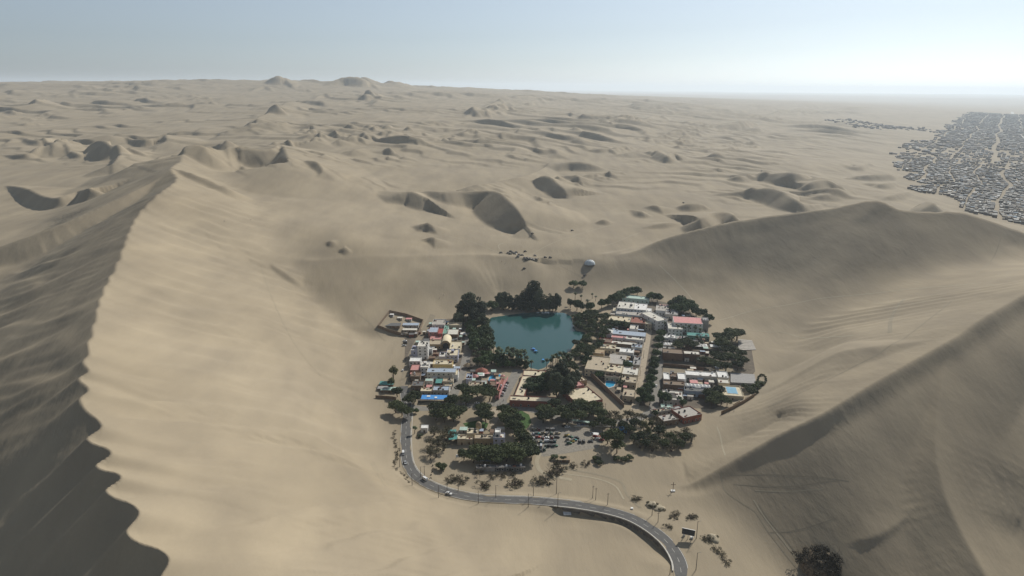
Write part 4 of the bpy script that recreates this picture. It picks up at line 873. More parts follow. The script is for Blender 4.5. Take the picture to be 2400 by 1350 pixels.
# white dome tent on the saddle, sand-filled base
c = hit(1382, 618); t = empty('dome_tent', (c[0], c[1], c[2]-.5)); tag(t, 'pale translucent dome shelter on the dune saddle', 'dome')
MB().lathe([(7.5*math.cos(a), 6.0*math.sin(a)) for a in np.linspace(0, math.pi/2, 7)], 16).build('cover', mat('dome_sheet', (.55, .60, .62), .6), t, True)
for k in range(8): a = k*math.pi/4; MB().tube([(7.55*math.cos(b)*math.cos(a), 7.55*math.cos(b)*math.sin(a), 6.06*math.sin(b)) for b in np.linspace(0, math.pi/2, 6)], .12, 5).build('rib', STEEL, t)
# ---- infill: small sheds and yard walls squeezed between the houses
FOOT = [(o.matrix_basis.translation.x, o.matrix_basis.translation.y) for o in bpy.data.objects if o.get('category') in ('house', 'hotel', 'shop', 'canopy', 'pool', 'hall', 'tents')]
def infill(poly, n, rot, where, seed, wall=2.6):
    r = random.Random(seed); pw = px_poly(poly); lo = pw.min(0); hi = pw.max(0); got = []; k = 0; tries = 0
    cols = ['offwhite', 'grey', 'tan', 'brown', 'white', 'concrete', 'rose', 'bluegrey', 'darkgrey', 'mint']
    while len(got) < n and tries < 4000:
        tries += 1; q = np.array([r.uniform(lo[0], hi[0]), r.uniform(lo[1], hi[1])])
        if float(poly_sd(q[:1], q[1:], pw)[0]) > -2 or any((q[0]-g[0])**2+(q[1]-g[1])**2 < 30 for g in got): continue
        if bpy.context is None: continue
        w, d, h = r.uniform(2.5, 6), r.uniform(2.5, 5), r.uniform(2.1, 3.6); c = r.choice(cols); got.append(q)
        t = empty('yard_shed', (q[0], q[1], -.05), -math.radians(rot)); tag(t, 'small %s shed roof squeezed into the yards %s' % (dict(offwhite='off-white', bluegrey='blue-grey', darkgrey='dark grey', rose='dull pink').get(c, c), where), 'shed', '%s sheds in the yards %s' % (c, where))
        MB().box(-w/2, w/2, 0, d, 0, h).build('wall', paint(r.choice(['adobe', 'concrete', 'brown', 'brick', 'offwhite'])), t); MB().box(-w/2-.25, w/2+.25, -.25, d+.25, h+.004, h+.16).build('roof', paint(c), t)
        MB().box(-.4, .4, -.05, .03, 0, 1.9).build('door', WOODM, t)
infill([(955,790),(1005,756),(1085,752),(1095,800),(1088,855),(1060,925),(990,940),(958,930),(955,860)], 60, 0, 'west of the lagoon', 4)
infill([(1430,735),(1520,712),(1515,800),(1492,900),(1460,940),(1425,905),(1380,870),(1400,815)], 60, 14, 'between lagoon and avenue', 5)
infill([(1556,725),(1640,740),(1660,800),(1700,815),(1650,850),(1556,850)], 34, 9, 'behind the tents', 6)
infill([(1556,868),(1700,868),(1715,900),(1690,935),(1620,950),(1560,950)], 34, 9, 'of the lower hotel', 7)
infill([(1095,870),(1190,872),(1170,925),(1100,915)], 16, 0, 'around the pool', 8)
infill([(1055,1010),(1185,1004),(1188,1040),(1060,1045)], 10, 0, 'of the domed house', 9)
# ------------------------------------------------------------------ trees
ORD = ['first', 'second', 'third', 'fourth', 'fifth', 'sixth', 'seventh', 'eighth', 'ninth', 'tenth', 'eleventh', 'twelfth']
tr_ = np.random.RandomState(3)
def leaf_mat(name, c0, c1):
    m = bpy.data.materials.new(name); m.use_nodes = True; N = m.node_tree.nodes; L = m.node_tree.links; b = N['Principled BSDF']
    b.inputs['Roughness'].default_value = .75; b.inputs['Specular IOR Level'].default_value = .2
    g = N.new('ShaderNodeNewGeometry'); oi = N.new('ShaderNodeObjectInfo'); no = N.new('ShaderNodeTexNoise'); no.inputs['Scale'].default_value = .55; no.inputs['Detail'].default_value = 3
    L.new(g.outputs['Position'], no.inputs['Vector'])
    a = N.new('ShaderNodeMath'); a.operation = 'ADD'; mu = N.new('ShaderNodeMath'); mu.operation = 'MULTIPLY'; mu.inputs[1].default_value = .5
    L.new(oi.outputs['Random'], mu.inputs[0]); L.new(no.outputs['Fac'], a.inputs[0]); L.new(mu.outputs[0], a.inputs[1])
    r = N.new('ShaderNodeValToRGB'); r.color_ramp.elements[0].position = .45; r.color_ramp.elements[1].position = 1.0; r.color_ramp.elements[0].color = c0+(1,); r.color_ramp.elements[1].color = c1+(1,)
    L.new(a.outputs[0], r.inputs['Fac']); L.new(r.outputs['Color'], b.inputs['Base Color']); return m
LEAF = dict(euc=leaf_mat('eucalyptus_leaf', (.026, .040, .024), (.095, .118, .066)), hua=leaf_mat('acacia_leaf', (.022, .036, .015), (.095, .118, .044)), fic=leaf_mat('ficus_leaf', (.018, .038, .014), (.078, .125, .042)),
 palm=leaf_mat('palm_leaf', (.028, .048, .020), (.060, .085, .035)), dry=leaf_mat('dry_leaf', (.060, .058, .032), (.110, .098, .055)), yel=leaf_mat('willow_leaf', (.075, .085, .030), (.13, .13, .05)))
BARK = mat('bark', (.11, .085, .065), .9, .2, 1.5); DEADB = mat('dead_frond', (.16, .12, .075), .9, .2, 1.5)
def leaves(name, centers, radii, n, size, m):
    """n leaf faces spread over clumps (ellipsoids)"""
    vol = np.array([r[0]*r[1]*r[2] for r in radii])**.67; k = tr_.choice(len(centers), n, p=vol/vol.sum())
    d = tr_.normal(size=(n, 3)); d /= np.linalg.norm(d, axis=1)[:, None]; rad = tr_.uniform(.35, 1.0, n)**.45
    p = np.array(centers)[k]+d*np.array(radii)[k]*rad[:, None]
    nn = d+.8*tr_.normal(size=(n, 3)); nn[:, 2] += .4; nn /= np.linalg.norm(nn, axis=1)[:, None]
    a = np.cross(nn, tr_.normal(size=(n, 3))); a /= np.linalg.norm(a, axis=1)[:, None]; b = np.cross(nn, a); s = size*tr_.uniform(.6, 1.3, n)[:, None]
    v = np.stack([p-a*s-b*s*.6, p+a*s-b*s*.45, p+a*s*.7+b*s*.6, p-a*s*.8+b*s*.5], 1).reshape(-1, 3)
    return np_mesh(name, v, np.arange(4*n).reshape(n, 4), None, m, False)
PROTO = {}
def finish(kind, trunk_mb, crown_me, bark=BARK):
    t = empty(kind, (0, -3000, -200)); link('trunk', trunk_mb.mesh('trunk', bark), t); link('crown', crown_me, t); PROTO.setdefault(kind, []).append(t)
def broad(kind, Hh, W_, nclump, nleaf, size, m, flat=.45, low=.35, stems=3, zlo=.62):
    c = []; r = []; tm = MB()
    for i in range(nclump):
        a = tr_.uniform(0, 2*np.pi); q = np.sqrt(tr_.uniform(0, 1))*W_*.36; z = Hh*(low+(1-low)*(1-(q/(W_*.5))**2*.75)*tr_.uniform(zlo, .98))
        c.append((q*np.cos(a), q*np.sin(a), z)); s = W_*tr_.uniform(.13, .22); r.append((s, s, s*flat*tr_.uniform(.8, 1.3)))
    for i in range(stems):
        k = tr_.randint(nclump); e = np.array(c[k]); tm.tube([(tr_.uniform(-.2, .2)*stems*.4, tr_.uniform(-.2, .2)*stems*.4, -.6), tuple(e*(.35, .35, .5)), tuple(e*(.95, .95, .97))], [.035*Hh*.8, .025*Hh*.7, .05], 6)
    finish(kind, tm, leaves('crown', c, r, nleaf, size, m))
for i in range(3): broad('acacia_tree', 9.0, 13.0, 26, 2600, .38, LEAF['hua'], .42, .42, 4)
for i in range(3): broad('ficus_tree', 8.0, 9.0, 24, 2400, .34, LEAF['fic'], .8, .22, 2)
for i in range(2): broad('eucalyptus_tree', 22.0, 16.0, 38, 5600, .5, LEAF['euc'], .9, .12, 3, .2)
for i in range(2): broad('willow_tree', 12.0, 8.0, 20, 1300, .34, LEAF['yel'], .8, .25, 3)
for i in range(2): broad('shrub', 3.0, 4.6, 14, 900, .22, LEAF['hua'], .7, .1, 4)
for i in range(3): broad('dry_tree', 6.5, 10.0, 18, 700, .26, LEAF['dry'], .35, .4, 9)
def dry_bush():
    tm = MB()
    for i in range(16):
        a = tr_.uniform(0, 2*np.pi); e = np.array([np.cos(a), np.sin(a), 0])*tr_.uniform(1.6, 3.4); h = tr_.uniform(.8, 2.6)
        tm.tube([(0, 0, -.3), tuple(e*.45+np.array([0, 0, h*.7])), tuple(e+np.array([tr_.uniform(-.5, .5), tr_.uniform(-.5, .5), h]))], [.12, .08, .03], 4)
    c = [(tr_.uniform(-2.6, 2.6), tr_.uniform(-2.6, 2.6), tr_.uniform(.5, 2.0)) for _ in range(12)]
    finish('dry_bush', tm, leaves('crown', c, [(.8, .8, .4)]*12, 360, .18, LEAF['dry']))
for i in range(3): dry_bush()
def palm(Hh, skirt):
    tm = MB().tube([(0, 0, -.4), (.15, .1, Hh*.5), (.1, .25, Hh)], [.34, .26, .22], 7)
    v = []; q = []
    for i in range(34):
        a = tr_.uniform(0, 2*np.pi); el = tr_.uniform(-.5, 1.2); L_ = tr_.uniform(1.7, 2.5); d = np.array([np.cos(a), np.sin(a), 0]); s = np.array([-np.sin(a), np.cos(a), 0]); b0 = len(v)
        for j in range(4):
            f = j/3; p = np.array([.1, .25, Hh])+d*L_*f*np.cos(el)+np.array([0, 0, L_*f*np.sin(el)-1.1*f*f]); w_ = .55*(.25+f*(1.3-f)*1.3)
            v += [p-s*w_+np.array([0, 0, -.15*f]), p+s*w_+np.array([0, 0, -.15*f])]
        q += [(b0+2*j, b0+2*j+1, b0+2*j+3, b0+2*j+2) for j in range(3)]
    t = empty('palm_tree', (0, -3000, -200)); link('trunk', tm.mesh('trunk', BARK), t); link('crown', np_mesh('crown', v, q, None, LEAF['palm'], False), t)
    if skirt: link('dead_frond_skirt', MB().lathe([(.35, Hh-2.6), (.75, Hh-1.6), (.95, Hh-.4), (.3, Hh+.2)], 9, (.1, .2, 0)).mesh('dead_frond_skirt', DEADB), t)
    PROTO.setdefault('palm_tree', []).append(t)
palm(9.5, True); palm(11, False); palm(8, True)
BASEH = dict(acacia_tree=9.0, ficus_tree=8.0, eucalyptus_tree=22.0, willow_tree=12.0, shrub=3.0, dry_tree=6.5, dry_bush=2.6, palm_tree=9.8)
def plant(kind, u, v, h, label, group, wide=1.0, cat='tree', p=None):
    c = hit(u, v) if p is None else p
    pr = PROTO[kind][tr_.randint(len(PROTO[kind]))]; s = h/BASEH[kind]
    o = copy_tree(pr, (c[0], c[1], c[2]-.1), tr_.uniform(0, 6.28), s*wide, s); tag(o, label, cat, group); return o
def grove(kinds, poly, n, h0, h1, label, group, gap=4.0, wide=1.0, cat='tree', avoid=None):
    pw = px_poly(poly); lo = pw.min(0); hi = pw.max(0); got = []; tries = 0
    while len(got) < n and tries < n*60:
        tries += 1; q = lo+(hi-lo)*tr_.uniform(size=2)
        if float(poly_sd(q[:1], q[1:], pw)[0]) > 0: continue
        if float(poly_sd(q[:1], q[1:], LAGOON)[0]) < .8: continue
        if any((q[0]-g[0])**2+(q[1]-g[1])**2 < gap*gap for g in got): continue
        got.append(q); k = kinds[tr_.randint(len(kinds))]; z = ground_z(*q)
        plant(k, 0, 0, tr_.uniform(h0, h1), label[k] if isinstance(label, dict) else label, (group+', '+k.replace('_', ' ')+'s') if isinstance(label, dict) else group, wide, cat, (q[0], q[1], z))
L_ = 'tall dark eucalyptus on the sandy far shore of the lagoon'; G_ = 'eucalyptus on the far shore'
for u, v, h, w_ in [(1172,720,19,1),(1192,722,18,1),(1212,724,18,1),(1232,722,24,1),(1250,716,32,1.0),(1266,726,25,1),(1288,727,20,1),(1303,728,22,.9),(1222,730,14,1.2),(1275,730,14,1.3),(1180,726,12,1.3),(1200,728,12,1.3),(1240,730,13,1.2),(1256,730,14,1.3),(1296,730,13,1.3),(1182,712,16,1.1)]: plant('eucalyptus_tree', u, v, h, 'tallest eucalyptus of all, on the sandy far shore of the lagoon' if h == 32 else (L_ if h > 17 else L_.replace('tall dark', 'short bushy')), G_ if h > 17 else 'short eucalyptus on the far shore', w_)
for u, v, h, w_ in [(1100,742,30,1.1),(1120,752,27,1.1),(1083,748,22,1.2),(1112,765,22,1.1),(1132,770,18,1.1),(1075,760,14,1.3)]: plant('eucalyptus_tree', u, v, h, 'big dark tree in the clump at the north-west lagoon corner', 'big trees at the lagoon corner', w_)
plant('ficus_tree', 1152, 728, 11, 'round leafy tree alone beside the sandy lagoon beach', None, 1.4)
for u in (1344, 1365): plant('ficus_tree', u, 674, 9, 'rounded dark tree of the pair alone on the north dune foot', 'pair of trees on the dune foot', 1.25)
for u, v, h in [(1348,702,9),(1362,706,8),(1336,716,9),(1388,700,7),(1396,706,7),(1376,716,9)]: plant('palm_tree', u, v, h, 'small palm standing on bare sand north of the lagoon', 'palms on the north sand', 1.2)
for u, v, h in [(1337,722,12),(1352,728,13),(1362,730,11),(1380,732,12),(1385,728,10),(1410,724,12),(1424,720,11),(1436,716,14),(1444,712,13)]: plant('ficus_tree', u, v, h, 'dark tree with a bare foot between the lagoon and the white villas', 'dark trees north-east of the lagoon', .8)
for u, v in [(1478,693),(1492,692),(1528,706),(1540,708),(1452,704),(1462,698)]: plant('ficus_tree', u, v, 11, 'leafy tree against the north dune behind the villas', 'trees against the north dune', 1.3)
grove(['ficus_tree','acacia_tree'], [(1350,746),(1430,735),(1438,760),(1424,790),(1402,826),(1372,868),(1330,880),(1318,850),(1352,812),(1385,786),(1348,770)], 56, 6, 10, {'ficus_tree': 'dense dark green tree crowding the east bank of the lagoon', 'acacia_tree': 'flat-crowned dark tree crowding the east bank of the lagoon'}, 'trees on the east bank', 4.2)
grove(['shrub'], [(1285,736),(1350,742),(1385,780),(1350,775),(1335,752)], 22, 3, 5, 'dark reedy bush at the water edge of the east bank', 'bushes at the water edge', 2.5, 1.3, 'bush')
grove(['palm_tree'], [(1160,840),(1200,838),(1235,850),(1300,848),(1338,846),(1340,862),(1250,868),(1165,856)], 40, 8.5, 12, 'palm in the row along the south bank of the lagoon', 'palms on the south bank', 3.2, 1.15)
grove(['palm_tree'], [(1150,828),(1170,832),(1230,846),(1232,856),(1160,846)], 12, 8, 11, 'palm on the grassy south-west lip of the lagoon', 'palms on the south-west lip', 3, 1.1)
grove(['ficus_tree'], [(1160,848),(1240,856),(1240,868),(1165,864)], 14, 5, 8, 'leafy tree under the palms of the south bank', 'leafy trees on the south bank', 4)
grove(['ficus_tree','palm_tree'], [(1096,760),(1140,752),(1148,795),(1160,845),(1190,860),(1110,862),(1102,810)], 48, 8, 13, {'ficus_tree': 'dark leafy tree crowding the west bank of the lagoon', 'palm_tree': 'palm crowding the west bank of the lagoon'}, 'trees on the west bank', 4.0)
for u, v, h, w_ in [(1306,932,24,.95),(1328,930,20,1),(1292,910,20,1),(1340,915,18,1),(1316,895,20,1.1),(1350,900,14,1.1)]: plant('eucalyptus_tree', u, v, h, 'huge dark tree filling the right half of the hotel court', 'huge trees of the hotel court', w_)
for u, v, h in [(1240,918,8),(1256,922,8),(1272,920,9),(1246,906,8),(1266,905,9),(1282,900,10)]: plant('ficus_tree', u, v, h, 'clipped dark tree in the left half of the hotel court', 'clipped trees of the hotel court', 1.4)
L_ = 'dark spreading acacia shading the park west of the plaza'; G_ = 'acacias of the park'
for u, v in [(1085,928),(1102,938),(1120,930),(1138,926),(1148,940),(1092,950),(1060,957)]: plant('acacia_tree', u, v, tr_.uniform(9, 11.5), L_, G_, 1.0)
L_ = 'dark spreading acacia in the lower park by the main road'; G_ = 'acacias of the lower park'
for u, v in [(1022,985),(1042,990),(1062,988),(1078,980),(1048,972),(1020,970),(1128,985),(1140,992),(1134,974)]: plant('acacia_tree', u, v, tr_.uniform(8, 10.5), L_, G_, 1.0)
L_ = 'dense dark tree beside the green lawn of the park'; G_ = 'trees beside the lawn'
for u, v in [(1180,975),(1195,985),(1210,998),(1196,1005),(1215,1020),(1222,1035),(1205,1018),(1185,995),(1228,1050)]: plant('acacia_tree', u, v, tr_.uniform(8.5, 10.5), L_, G_, .95)
L_ = 'dusty acacia between the old hotel front and the parking lot'; G_ = 'acacias before the old hotel'
for u, v in [(1275,975),(1295,985),(1318,978),(1340,972),(1360,962),(1378,978),(1395,968),(1300,962),(1330,992),(1360,990),(1405,985),(1272,992)]: plant('acacia_tree', u, v, 9.5, L_, G_, 1.05)
grove(['acacia_tree'], [(1085,1078),(1150,1070),(1192,1066),(1240,1048),(1246,1084),(1205,1093),(1165,1090),(1100,1089)], 20, 7.5, 10.5, 'dark acacia in the thick grove around the ruin', 'acacias around the ruin', 5.5, 1.1)
for k, (u, v) in enumerate([(1548,792),(1544,806),(1541,822),(1538,838),(1534,854),(1531,868),(1529,884),(1526,900),(1521,916),(1516,930),(1512,944),(1522,950),(1552,940),(1560,945),(1504,932)]): plant('ficus_tree', u, v, 9, ORD[k]+' clipped dark tree between the two avenue lanes, counted from the bend' if k < 12 else ['clipped dark tree east of the avenue lane at the crossroads', 'clipped dark tree beside the mint-walled house', 'clipped dark tree west of the avenue at the crossroads'][k-12], 'avenue trees', 1.05)
for u, v, h, w_, l in [(1470,866,9,1.1,'single dark tree between the tan roofs by the avenue'),(1405,888,7,1.2,'dark tree in the garden by the small pool'),(1445,768,8,1.5,'wide dark tree behind the long grey hostel'),(1462,770,8,1.4,'wide dark tree in the hostel yard next to the small white house'),(1455,905,6,1.0,'bright leafy tree between the garden pool and the avenue')]: plant('ficus_tree', u, v, h, l, None, w_)
for u, v, w_ in [(1596,815,1.2),(1608,812,1.1),(1620,820,1.2),(1588,822,1)]: plant('acacia_tree', u, v, 9, 'dark garden tree between the white tents and the dark hall', 'garden trees by the tents', w_)
for u, v, h in [(1578,725,12),(1592,722,15),(1606,728,16),(1618,735,15),(1600,738,13),(1632,742,12),(1645,748,12),(1660,758,11),(1582,735,12)]: plant('ficus_tree', u, v, h, 'tall dark tree behind the pink-roofed hotel', 'trees behind the pink-roofed hotel', 1.1)
for u, v in [(1557,778),(1600,782),(1613,786),(1628,782),(1640,790),(1588,786),(1632,812),(1645,818)]: plant('palm_tree', u, v, 10, 'palm in the garden of the pink-roofed hotel', 'palms of the pink-roofed hotel', 1.1)
for u, v, h in [(1700,806,12),(1714,800,13),(1726,798,12),(1690,818,11),(1682,800,9)]: plant('acacia_tree', u, v, h, 'broad dark acacia at the foot of the east dune', 'acacias at the east dune foot', 1.2)
L_ = 'dark acacia in the grove above the sandy lot'; G_ = 'acacias above the sandy lot'
for u, v in [(1650,858),(1668,864),(1684,870),(1700,872),(1690,852),(1706,848),(1722,850),(1735,842),(1715,832),(1698,832),(1740,858),(1728,868),(1675,845)]: plant('acacia_tree', u, v, 9, L_, G_, 1.1)
for u, v, h in [(1662,935,9),(1676,942,9),(1690,948,8),(1668,952,8),(1704,952,6),(1684,930,9)]: plant('acacia_tree', u, v, h, 'dark tree in front of the cream pool terrace', 'trees before the pool terrace', 1.1)
for u, v in [(1748,912),(1758,918),(1772,912),(1780,905),(1765,925)]: plant('shrub', u, v, 5, 'leafy bush in the garden east of the pool terrace', 'bushes east of the terrace', 1.3, 'bush')
for k in range(26):
    a = k*.5; plant('shrub', 1785+11*math.cos(a)*(.75+.25*tr_.rand()), 892+14*math.sin(a)*(.75+.25*tr_.rand()), 1.6, 'small dark cactus clump in the ring at the terrace end', 'ring of cactus clumps', 1, 'cactus')
for u, v, h in [(1600,952,6),(1590,945,6),(1500,948,7),(1535,975,5)]: plant('ficus_tree', u, v, h, 'roadside tree near the eastern crossroads', 'trees near the crossroads', 1.0)
L_ = 'bare thorny tree along the southern crossing street'; G_ = 'bare thorny trees'
for u, v, h in [(1452,1000,9),(1482,992,10),(1440,985,8),(1470,985,8),(1505,992,8),(1530,1000,8),(1545,1010,8),(1425,992,8),(1400,998,6)]: plant('dry_tree', u, v, h, L_, G_, .9)
for u, v, h, w_ in [(1438,1052,15,.8),(1446,1062,9,1),(1425,1040,9,1)]: plant('acacia_tree', u, v, h, 'tall dark tree among the parked buggies', 'dark trees among the buggies', w_)
for u, v, h in [(1508,1020,12),(1518,1030,10),(1525,1010,9)]: plant('willow_tree', u, v, h, 'upright olive tree near the half-ruined house', 'olive trees near the half-ruined house', .9)
for u, v, h in [(1500,1036,8),(1530,1040,7),(1556,1052,7),(1590,1052,7),(1606,1036,7),(1570,1036,7),(1486,1040,7),(1512,1052,7),(1545,1022,8)]: plant('acacia_tree', u, v, h, 'dark thorny acacia on the sand at the south-east edge', 'dark acacias at the south-east edge', 1.0)
for u, v, h in [(1410,1000,8),(1430,1006,8),(1390,1008,7),(1460,1012,8),(1475,1020,8),(1490,1008,9)]: plant('acacia_tree', u, v, h, 'dusty acacia between the blue kiosk and the crossing street', 'acacias by the blue kiosk', .9)
L_ = 'olive thorn tree on the sand at the south-east edge'; G_ = 'thorn trees at the south-east edge'
for u, v in [(1500,1050),(1518,1046),(1540,1050),(1560,1044),(1580,1050),(1598,1040),(1612,1030),(1572,1058),(1605,1020),(1550,1032),(1528,1058),(1620,1036),(1585,1028)]: plant('dry_tree', u, v, 6, L_, G_, 1.2)
for u, v in [(1398,1078),(1404,1088),(1446,1078),(1462,1080),(1474,1076),(1300,1075),(1320,1078)]: plant('shrub', u, v, 3, 'low olive shrub on the sand south of the buggy yard', 'shrubs south of the buggy yard', 1.5, 'bush')
for u, v, h, l in [(923,895,15,'yellow-green tall tree leaning over the dirt lane'),(918,912,11,'yellow-green tree below the leaning lane tree')]: plant('willow_tree', u, v, h, l, None, 1.0)
for u, v, h in [(932,930,8),(928,968,10),(942,975,9),(962,950,9),(972,942,9),(955,978,8)]: plant('acacia_tree', u, v, h, 'dusty tree arching over the upper main road', 'trees over the main road', 1.0)
plant('palm_tree', 972, 1016, 7, 'bright green palm at the edge of the main road', None, 1.4); plant('shrub', 984, 1024, 2.2, 'low green hedge bush beside the white road hut', None, 1.6, 'bush'); plant('ficus_tree', 975, 968, 4, 'round hedge tree beside the main road', None, 1.2)
L_ = 'grey-brown thorn tree on the sand east of the main road'; G_ = 'thorn trees east of the main road'
for u, v in [(1018,1020),(1035,1026),(1048,1018),(1060,1030),(1028,1044),(1040,1056),(1012,1048),(1008,1066),(1022,1072),(1046,1034)]: plant('dry_tree', u, v, 6.5, L_, G_, 1.1)
plant('shrub', 1032, 1100, 4.6, 'dense round bush alone on the sand below the thorn trees', None, 1.4, 'bush')
L_ = 'leafless tangled bush on open sand above the road bend'; G_ = 'tangled bushes above the bend'
for u, v, h in [(1052,1128,3.5),(1066,1124,3.5),(1080,1128,4),(1132,1142,4.5),(1126,1108,4),(1152,1118,3),(1206,1138,4),(1215,1134,3.5),(1262,1130,4),(1280,1130,4.5),(1292,1112,4.5),(1306,1106,4),(1300,1088,3.5),(1318,1098,3.5),(1345,1094,3),(1375,1090,3),(1200,1112,3),(1175,1116,3)]: plant('dry_bush', u, v, h, L_, G_, 1.1, 'bush')
for k in range(30):
    v = 1010+k*4.2; u = 928-6*math.sin(k*.4)+tr_.uniform(-4, 4)-(.0 if v < 1100 else 0)+(0 if v < 1090 else (v-1090)*.6); plant('dry_bush', u, v, tr_.uniform(.6, 1.3), 'tiny dry tuft in the line along the main road verge', 'dry tufts on the road verge', 1.2, 'tuft')
for u, v in [(1488,1170),(1496,1172),(1578,1212),(1584,1206),(1618,1216),(1624,1212),(1565,1236),(1655,1265),(1664,1268),(1680,1290),(1690,1300),(1700,1318)]: plant('dry_bush', u, v, 2, 'dead dark bush on the hummocks beside the road bend', 'dead bushes beside the bend', 1.4, 'bush')
# the dark shrub mound on the right foreground slope
c = hit(1926, 1318); t = empty('shrub_mound', (c[0], c[1], c[2]-.5), .3, 1.22); tag(t, 'big dark mound of dead thorny scrub on the right foreground slope', 'scrub mound')
def rough_mound(R_, hh, seed, n=28, nr_=9):
    v = [(0, 0, hh)]; f = []
    for i in range(1, nr_+1):
        for k in range(n):
            a = 2*math.pi*k/n; q_ = R_*i/nr_; e = 1+.22*float(pnoise(np.array([math.cos(a)*1.7+seed]), np.array([math.sin(a)*1.7]))[0])
            z = hh*(1-(i/nr_)**2.2)+.12*hh*float(pnoise(np.array([q_*math.cos(a)*.45+seed]), np.array([q_*math.sin(a)*.45]))[0])*3-(2.5 if i == nr_ else 0)
            v.append((q_*e*math.cos(a), q_*e*math.sin(a), z))
    f += [(0, 1+k, 1+(k+1) % n) for k in range(n)]
    for i in range(nr_-1):
        for k in range(n): a_ = 1+i*n+k; b_ = 1+i*n+(k+1) % n; f.append((a_, a_+n, b_+n, b_))
    m = MB(); m.v = v; m.f = f; return m
rough_mound(9.0, 4.0, 3.1).build('hummock', mat('dark_scrub_soil', (.15, .12, .085), .95, .5, .8, .6), t, True)
cc = []; rr_ = []
for k in range(120):
    a = tr_.uniform(0, 6.28); q_ = np.sqrt(tr_.rand())*8.5*(1+.35*math.sin(3*a+1)+.2*math.sin(7*a)); cc.append((q_*np.cos(a)*1.25, q_*np.sin(a)*.95, max(.2, 4.2*(1-(q_/11)**2))+.9*tr_.rand())); s9 = tr_.uniform(.7, 1.9); rr_.append((s9, s9, s9*tr_.uniform(.5, 1.3)))
link('scrub', leaves('scrub', cc, rr_, 7500, .24, leaf_mat('scrub_leaf', (.022, .020, .015), (.060, .052, .036))), t)
tm = MB()
for k in range(160):
    a = tr_.uniform(0, 6.28); q_ = np.sqrt(tr_.rand())*9; b0 = np.array([q_*np.cos(a)*1.3, q_*np.sin(a), 4.0*(1-(q_/11)**2)]); e = b0+np.array([tr_.uniform(-2.4, 2.4), tr_.uniform(-2.4, 2.4), tr_.uniform(.8, 4.2)])
    tm.tube([tuple(b0), tuple((b0+e)/2+tr_.uniform(-.3, .3, 3)), tuple(e)], [.09, .06, .02], 4, False)
o = tm.build('twigs', mat('dead_twig', (.07, .055, .04), .9), t); o['kind'] = 'stuff'
for us, h in (((1530,1185), 2.6), ((1545,1192), 2.2), ((1670,1262), 2.2)):
    c = hit(*us); t = empty('scrub_hummock', (c[0], c[1], c[2]-.6)); tag(t, 'low dark scrub hummock beside the road bend', 'hummock', 'scrub hummocks beside the bend')
    rough_mound(5.0, h, us[0]*.37, 18, 6).build('mound', mat('trodden_sand', (.44, .375, .27)), t, True)
    link('scrub', leaves('scrub', [(tr_.uniform(-3, 3), tr_.uniform(-3, 3), h*.6) for _ in range(10)], [(1.3, 1.3, .8)]*10, 1500, .2, LEAF['dry']), t)
for kk in PROTO.values():
    for o in kk:
        for ch in list(o.children): bpy.data.objects.remove(ch)
        bpy.data.objects.remove(o)
# ------------------------------------------------------------------ vehicles
TYRE = mat('tyre_rubber', (.02, .02, .02), .8); RIM = mat('wheel_rim', (.4, .4, .4), .4, .05, 1, 0, .5, .7)
def carpaint(c): return mat('car_paint_'+c, dict(white=(.75, .75, .74), silver=(.45, .46, .47), black=(.02, .02, .022), grey=(.16, .165, .17), red=(.35, .03, .025), blue=(.04, .09, .28), green=(.05, .16, .09), yellow=(.5, .36, .05), orange=(.5, .17, .03), beige=(.45, .38, .26), teal=(.04, .22, .22))[c], .3, .03, 1, 0, .6)
WHEEL = MB().lathe([(0, -.11), (.30, -.11), (.34, -.07), (.34, .07), (.30, .11), (0, .11)], 12).mesh('wheel', TYRE, True); RIMM = MB().lathe([(0, -.125), (.19, -.12), (.19, .12), (0, .125)], 10).mesh('rim', RIM)
BWHEEL = MB().lathe([(0, -.17), (.40, -.17), (.46, -.1), (.46, .1), (.40, .17), (0, .17)], 12).mesh('wheel', TYRE, True)
def wheel(t, x, y, z=.34, me=None, s=1):
    w = link('wheel', me or WHEEL, t, (x, y, z)); w.rotation_euler = (math.pi/2, 0, 0); link('rim', RIMM, w)
def prism(prof, y0, y1, ty=0.0, zsplit=None):
    """side profile (x, z) swept across the width, drawn in by ty above zsplit"""
    m = MB(); n = len(prof)
    for s_, y in ((1, y0), (-1, y1)): m.v += [(x, y+s_*(ty if zsplit is not None and z > zsplit else 0), z) for x, z in prof]
    m.f = [tuple(range(n)), tuple(range(2*n-1, n-1, -1))]+[(i+n, (i+1) % n+n, (i+1) % n, i) for i in range(n)]; return m
CARS = {}
